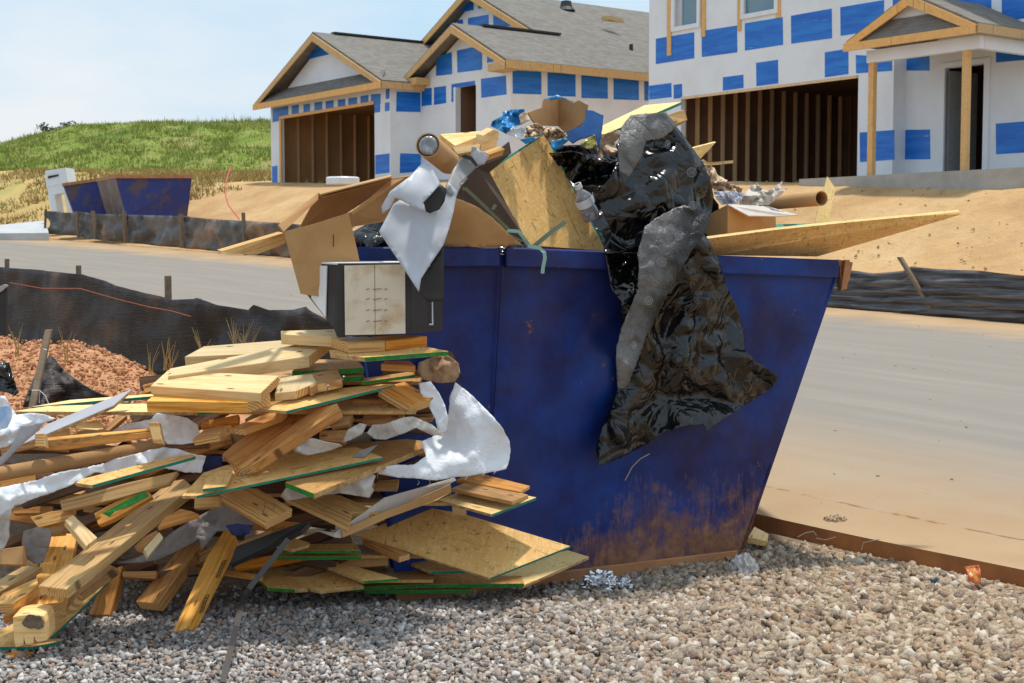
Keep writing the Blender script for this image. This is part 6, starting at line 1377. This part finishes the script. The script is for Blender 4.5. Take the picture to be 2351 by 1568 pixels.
# clods on the sandy bank
def bank():
    N = 800; u = RNG.uniform(4, 30, N); v = 16.0 + RNG.uniform(0, 1, N) ** 1.4 * 8
    z = z_ground(u, v); d = RNG.uniform(.02, .07, N) * np.where(RNG.uniform(0, 1, N) < .06, 2.4, 1)
    tag(stones('sand_clods', -.6193 * u + .7852 * v, .7852 * u + .6193 * v, z + .03, d, m_plain('sand_clod', (.5, .33, .18), .95, (.36, .24, .14), 3), 5), 'loose clods scattered over the sandy bank before the houses', 'soil', kind='stuff')
    N = 260; u = RNG.uniform(3.5, 22, N); v = RNG.uniform(5.5, 15, N)
    tag(stones('road_grit', -.6193 * u + .7852 * v, .7852 * u + .6193 * v, z_road(u, v) + .002, RNG.uniform(.006, .03, N), m_plain('grit', (.3, .23, .16), .9, (.5, .45, .38), 3), 5), 'bits of grit and stone strewn over the road', 'grit', kind='stuff')
bank()
# ------------------------------------------------------------------ light, sky, camera
SUN = Vector((.1, .12, .985)).normalized()
SC.world = bpy.data.worlds.new('World'); SC.world.use_nodes = True
nt = SC.world.node_tree; bg = nt.nodes['Background']
sky = nt.nodes.new('ShaderNodeTexSky'); sky.sky_type = 'NISHITA'; sky.sun_disc = False
sky.sun_elevation = math.asin(SUN.z); sky.sun_rotation = math.atan2(SUN.x, SUN.y); sky.dust_density = 3; sky.air_density = 1.0
tc = nt.nodes.new('ShaderNodeTexCoord'); mp = nt.nodes.new('ShaderNodeMapping'); mp.inputs['Scale'].default_value = (1, 1, 2.6)
nz = nt.nodes.new('ShaderNodeTexNoise'); nz.inputs['Scale'].default_value = 2.6; nz.inputs['Detail'].default_value = 7; nz.inputs['Roughness'].default_value = .55
rp = nt.nodes.new('ShaderNodeValToRGB'); rp.color_ramp.elements[0].position = .42; rp.color_ramp.elements[1].position = .66
rp.color_ramp.elements[0].color = (0, 0, 0, 1); rp.color_ramp.elements[1].color = (1, 1, 1, 1)
mx = nt.nodes.new('ShaderNodeMix'); mx.data_type = 'RGBA'; pass
L = nt.links.new
L(tc.outputs['Generated'], mp.inputs['Vector']); L(mp.outputs[0], nz.inputs['Vector']); L(nz.outputs['Fac'], rp.inputs['Fac'])
cl = nt.nodes.new('ShaderNodeMix'); cl.data_type = 'RGBA'; cl.inputs[6].default_value = (4.7, 6.6, 8.1, 1); cl.inputs[7].default_value = (7.5, 7.8, 8.1, 1)
mx.inputs[0].default_value = .82
L(rp.outputs['Color'], cl.inputs[0]); L(cl.outputs[2], mx.inputs[7]); L(sky.outputs[0], mx.inputs[6]); L(mx.outputs[2], bg.inputs['Color'])
bg.inputs['Strength'].default_value = .1
ld = bpy.data.lights.new('sun', 'SUN'); ld.energy = 2.65; ld.angle = R(2.5); ld.color = (1, .95, .86)
lo = bpy.data.objects.new('sun', ld); COL.objects.link(lo); lo.rotation_euler = SUN.to_track_quat('Z', 'Y').to_euler(); lo.location = (0, 0, 30)
cd = bpy.data.cameras.new('camera'); cd.lens = 36 * F / 2351; cd.sensor_width = 36; cd.clip_start = .1; cd.clip_end = 2000
cd.dof.use_dof = True; cd.dof.focus_distance = 5.4; cd.dof.aperture_fstop = 13
co = bpy.data.objects.new('camera', cd); COL.objects.link(co); co.location = CAM; co.rotation_euler = (R(90) - PIT, 0, 0)
SC.camera = co
SC.view_settings.view_transform = 'Standard'; SC.view_settings.look = 'None'; SC.view_settings.exposure = .34; SC.view_settings.gamma = 1
SC.render.engine = 'CYCLES'
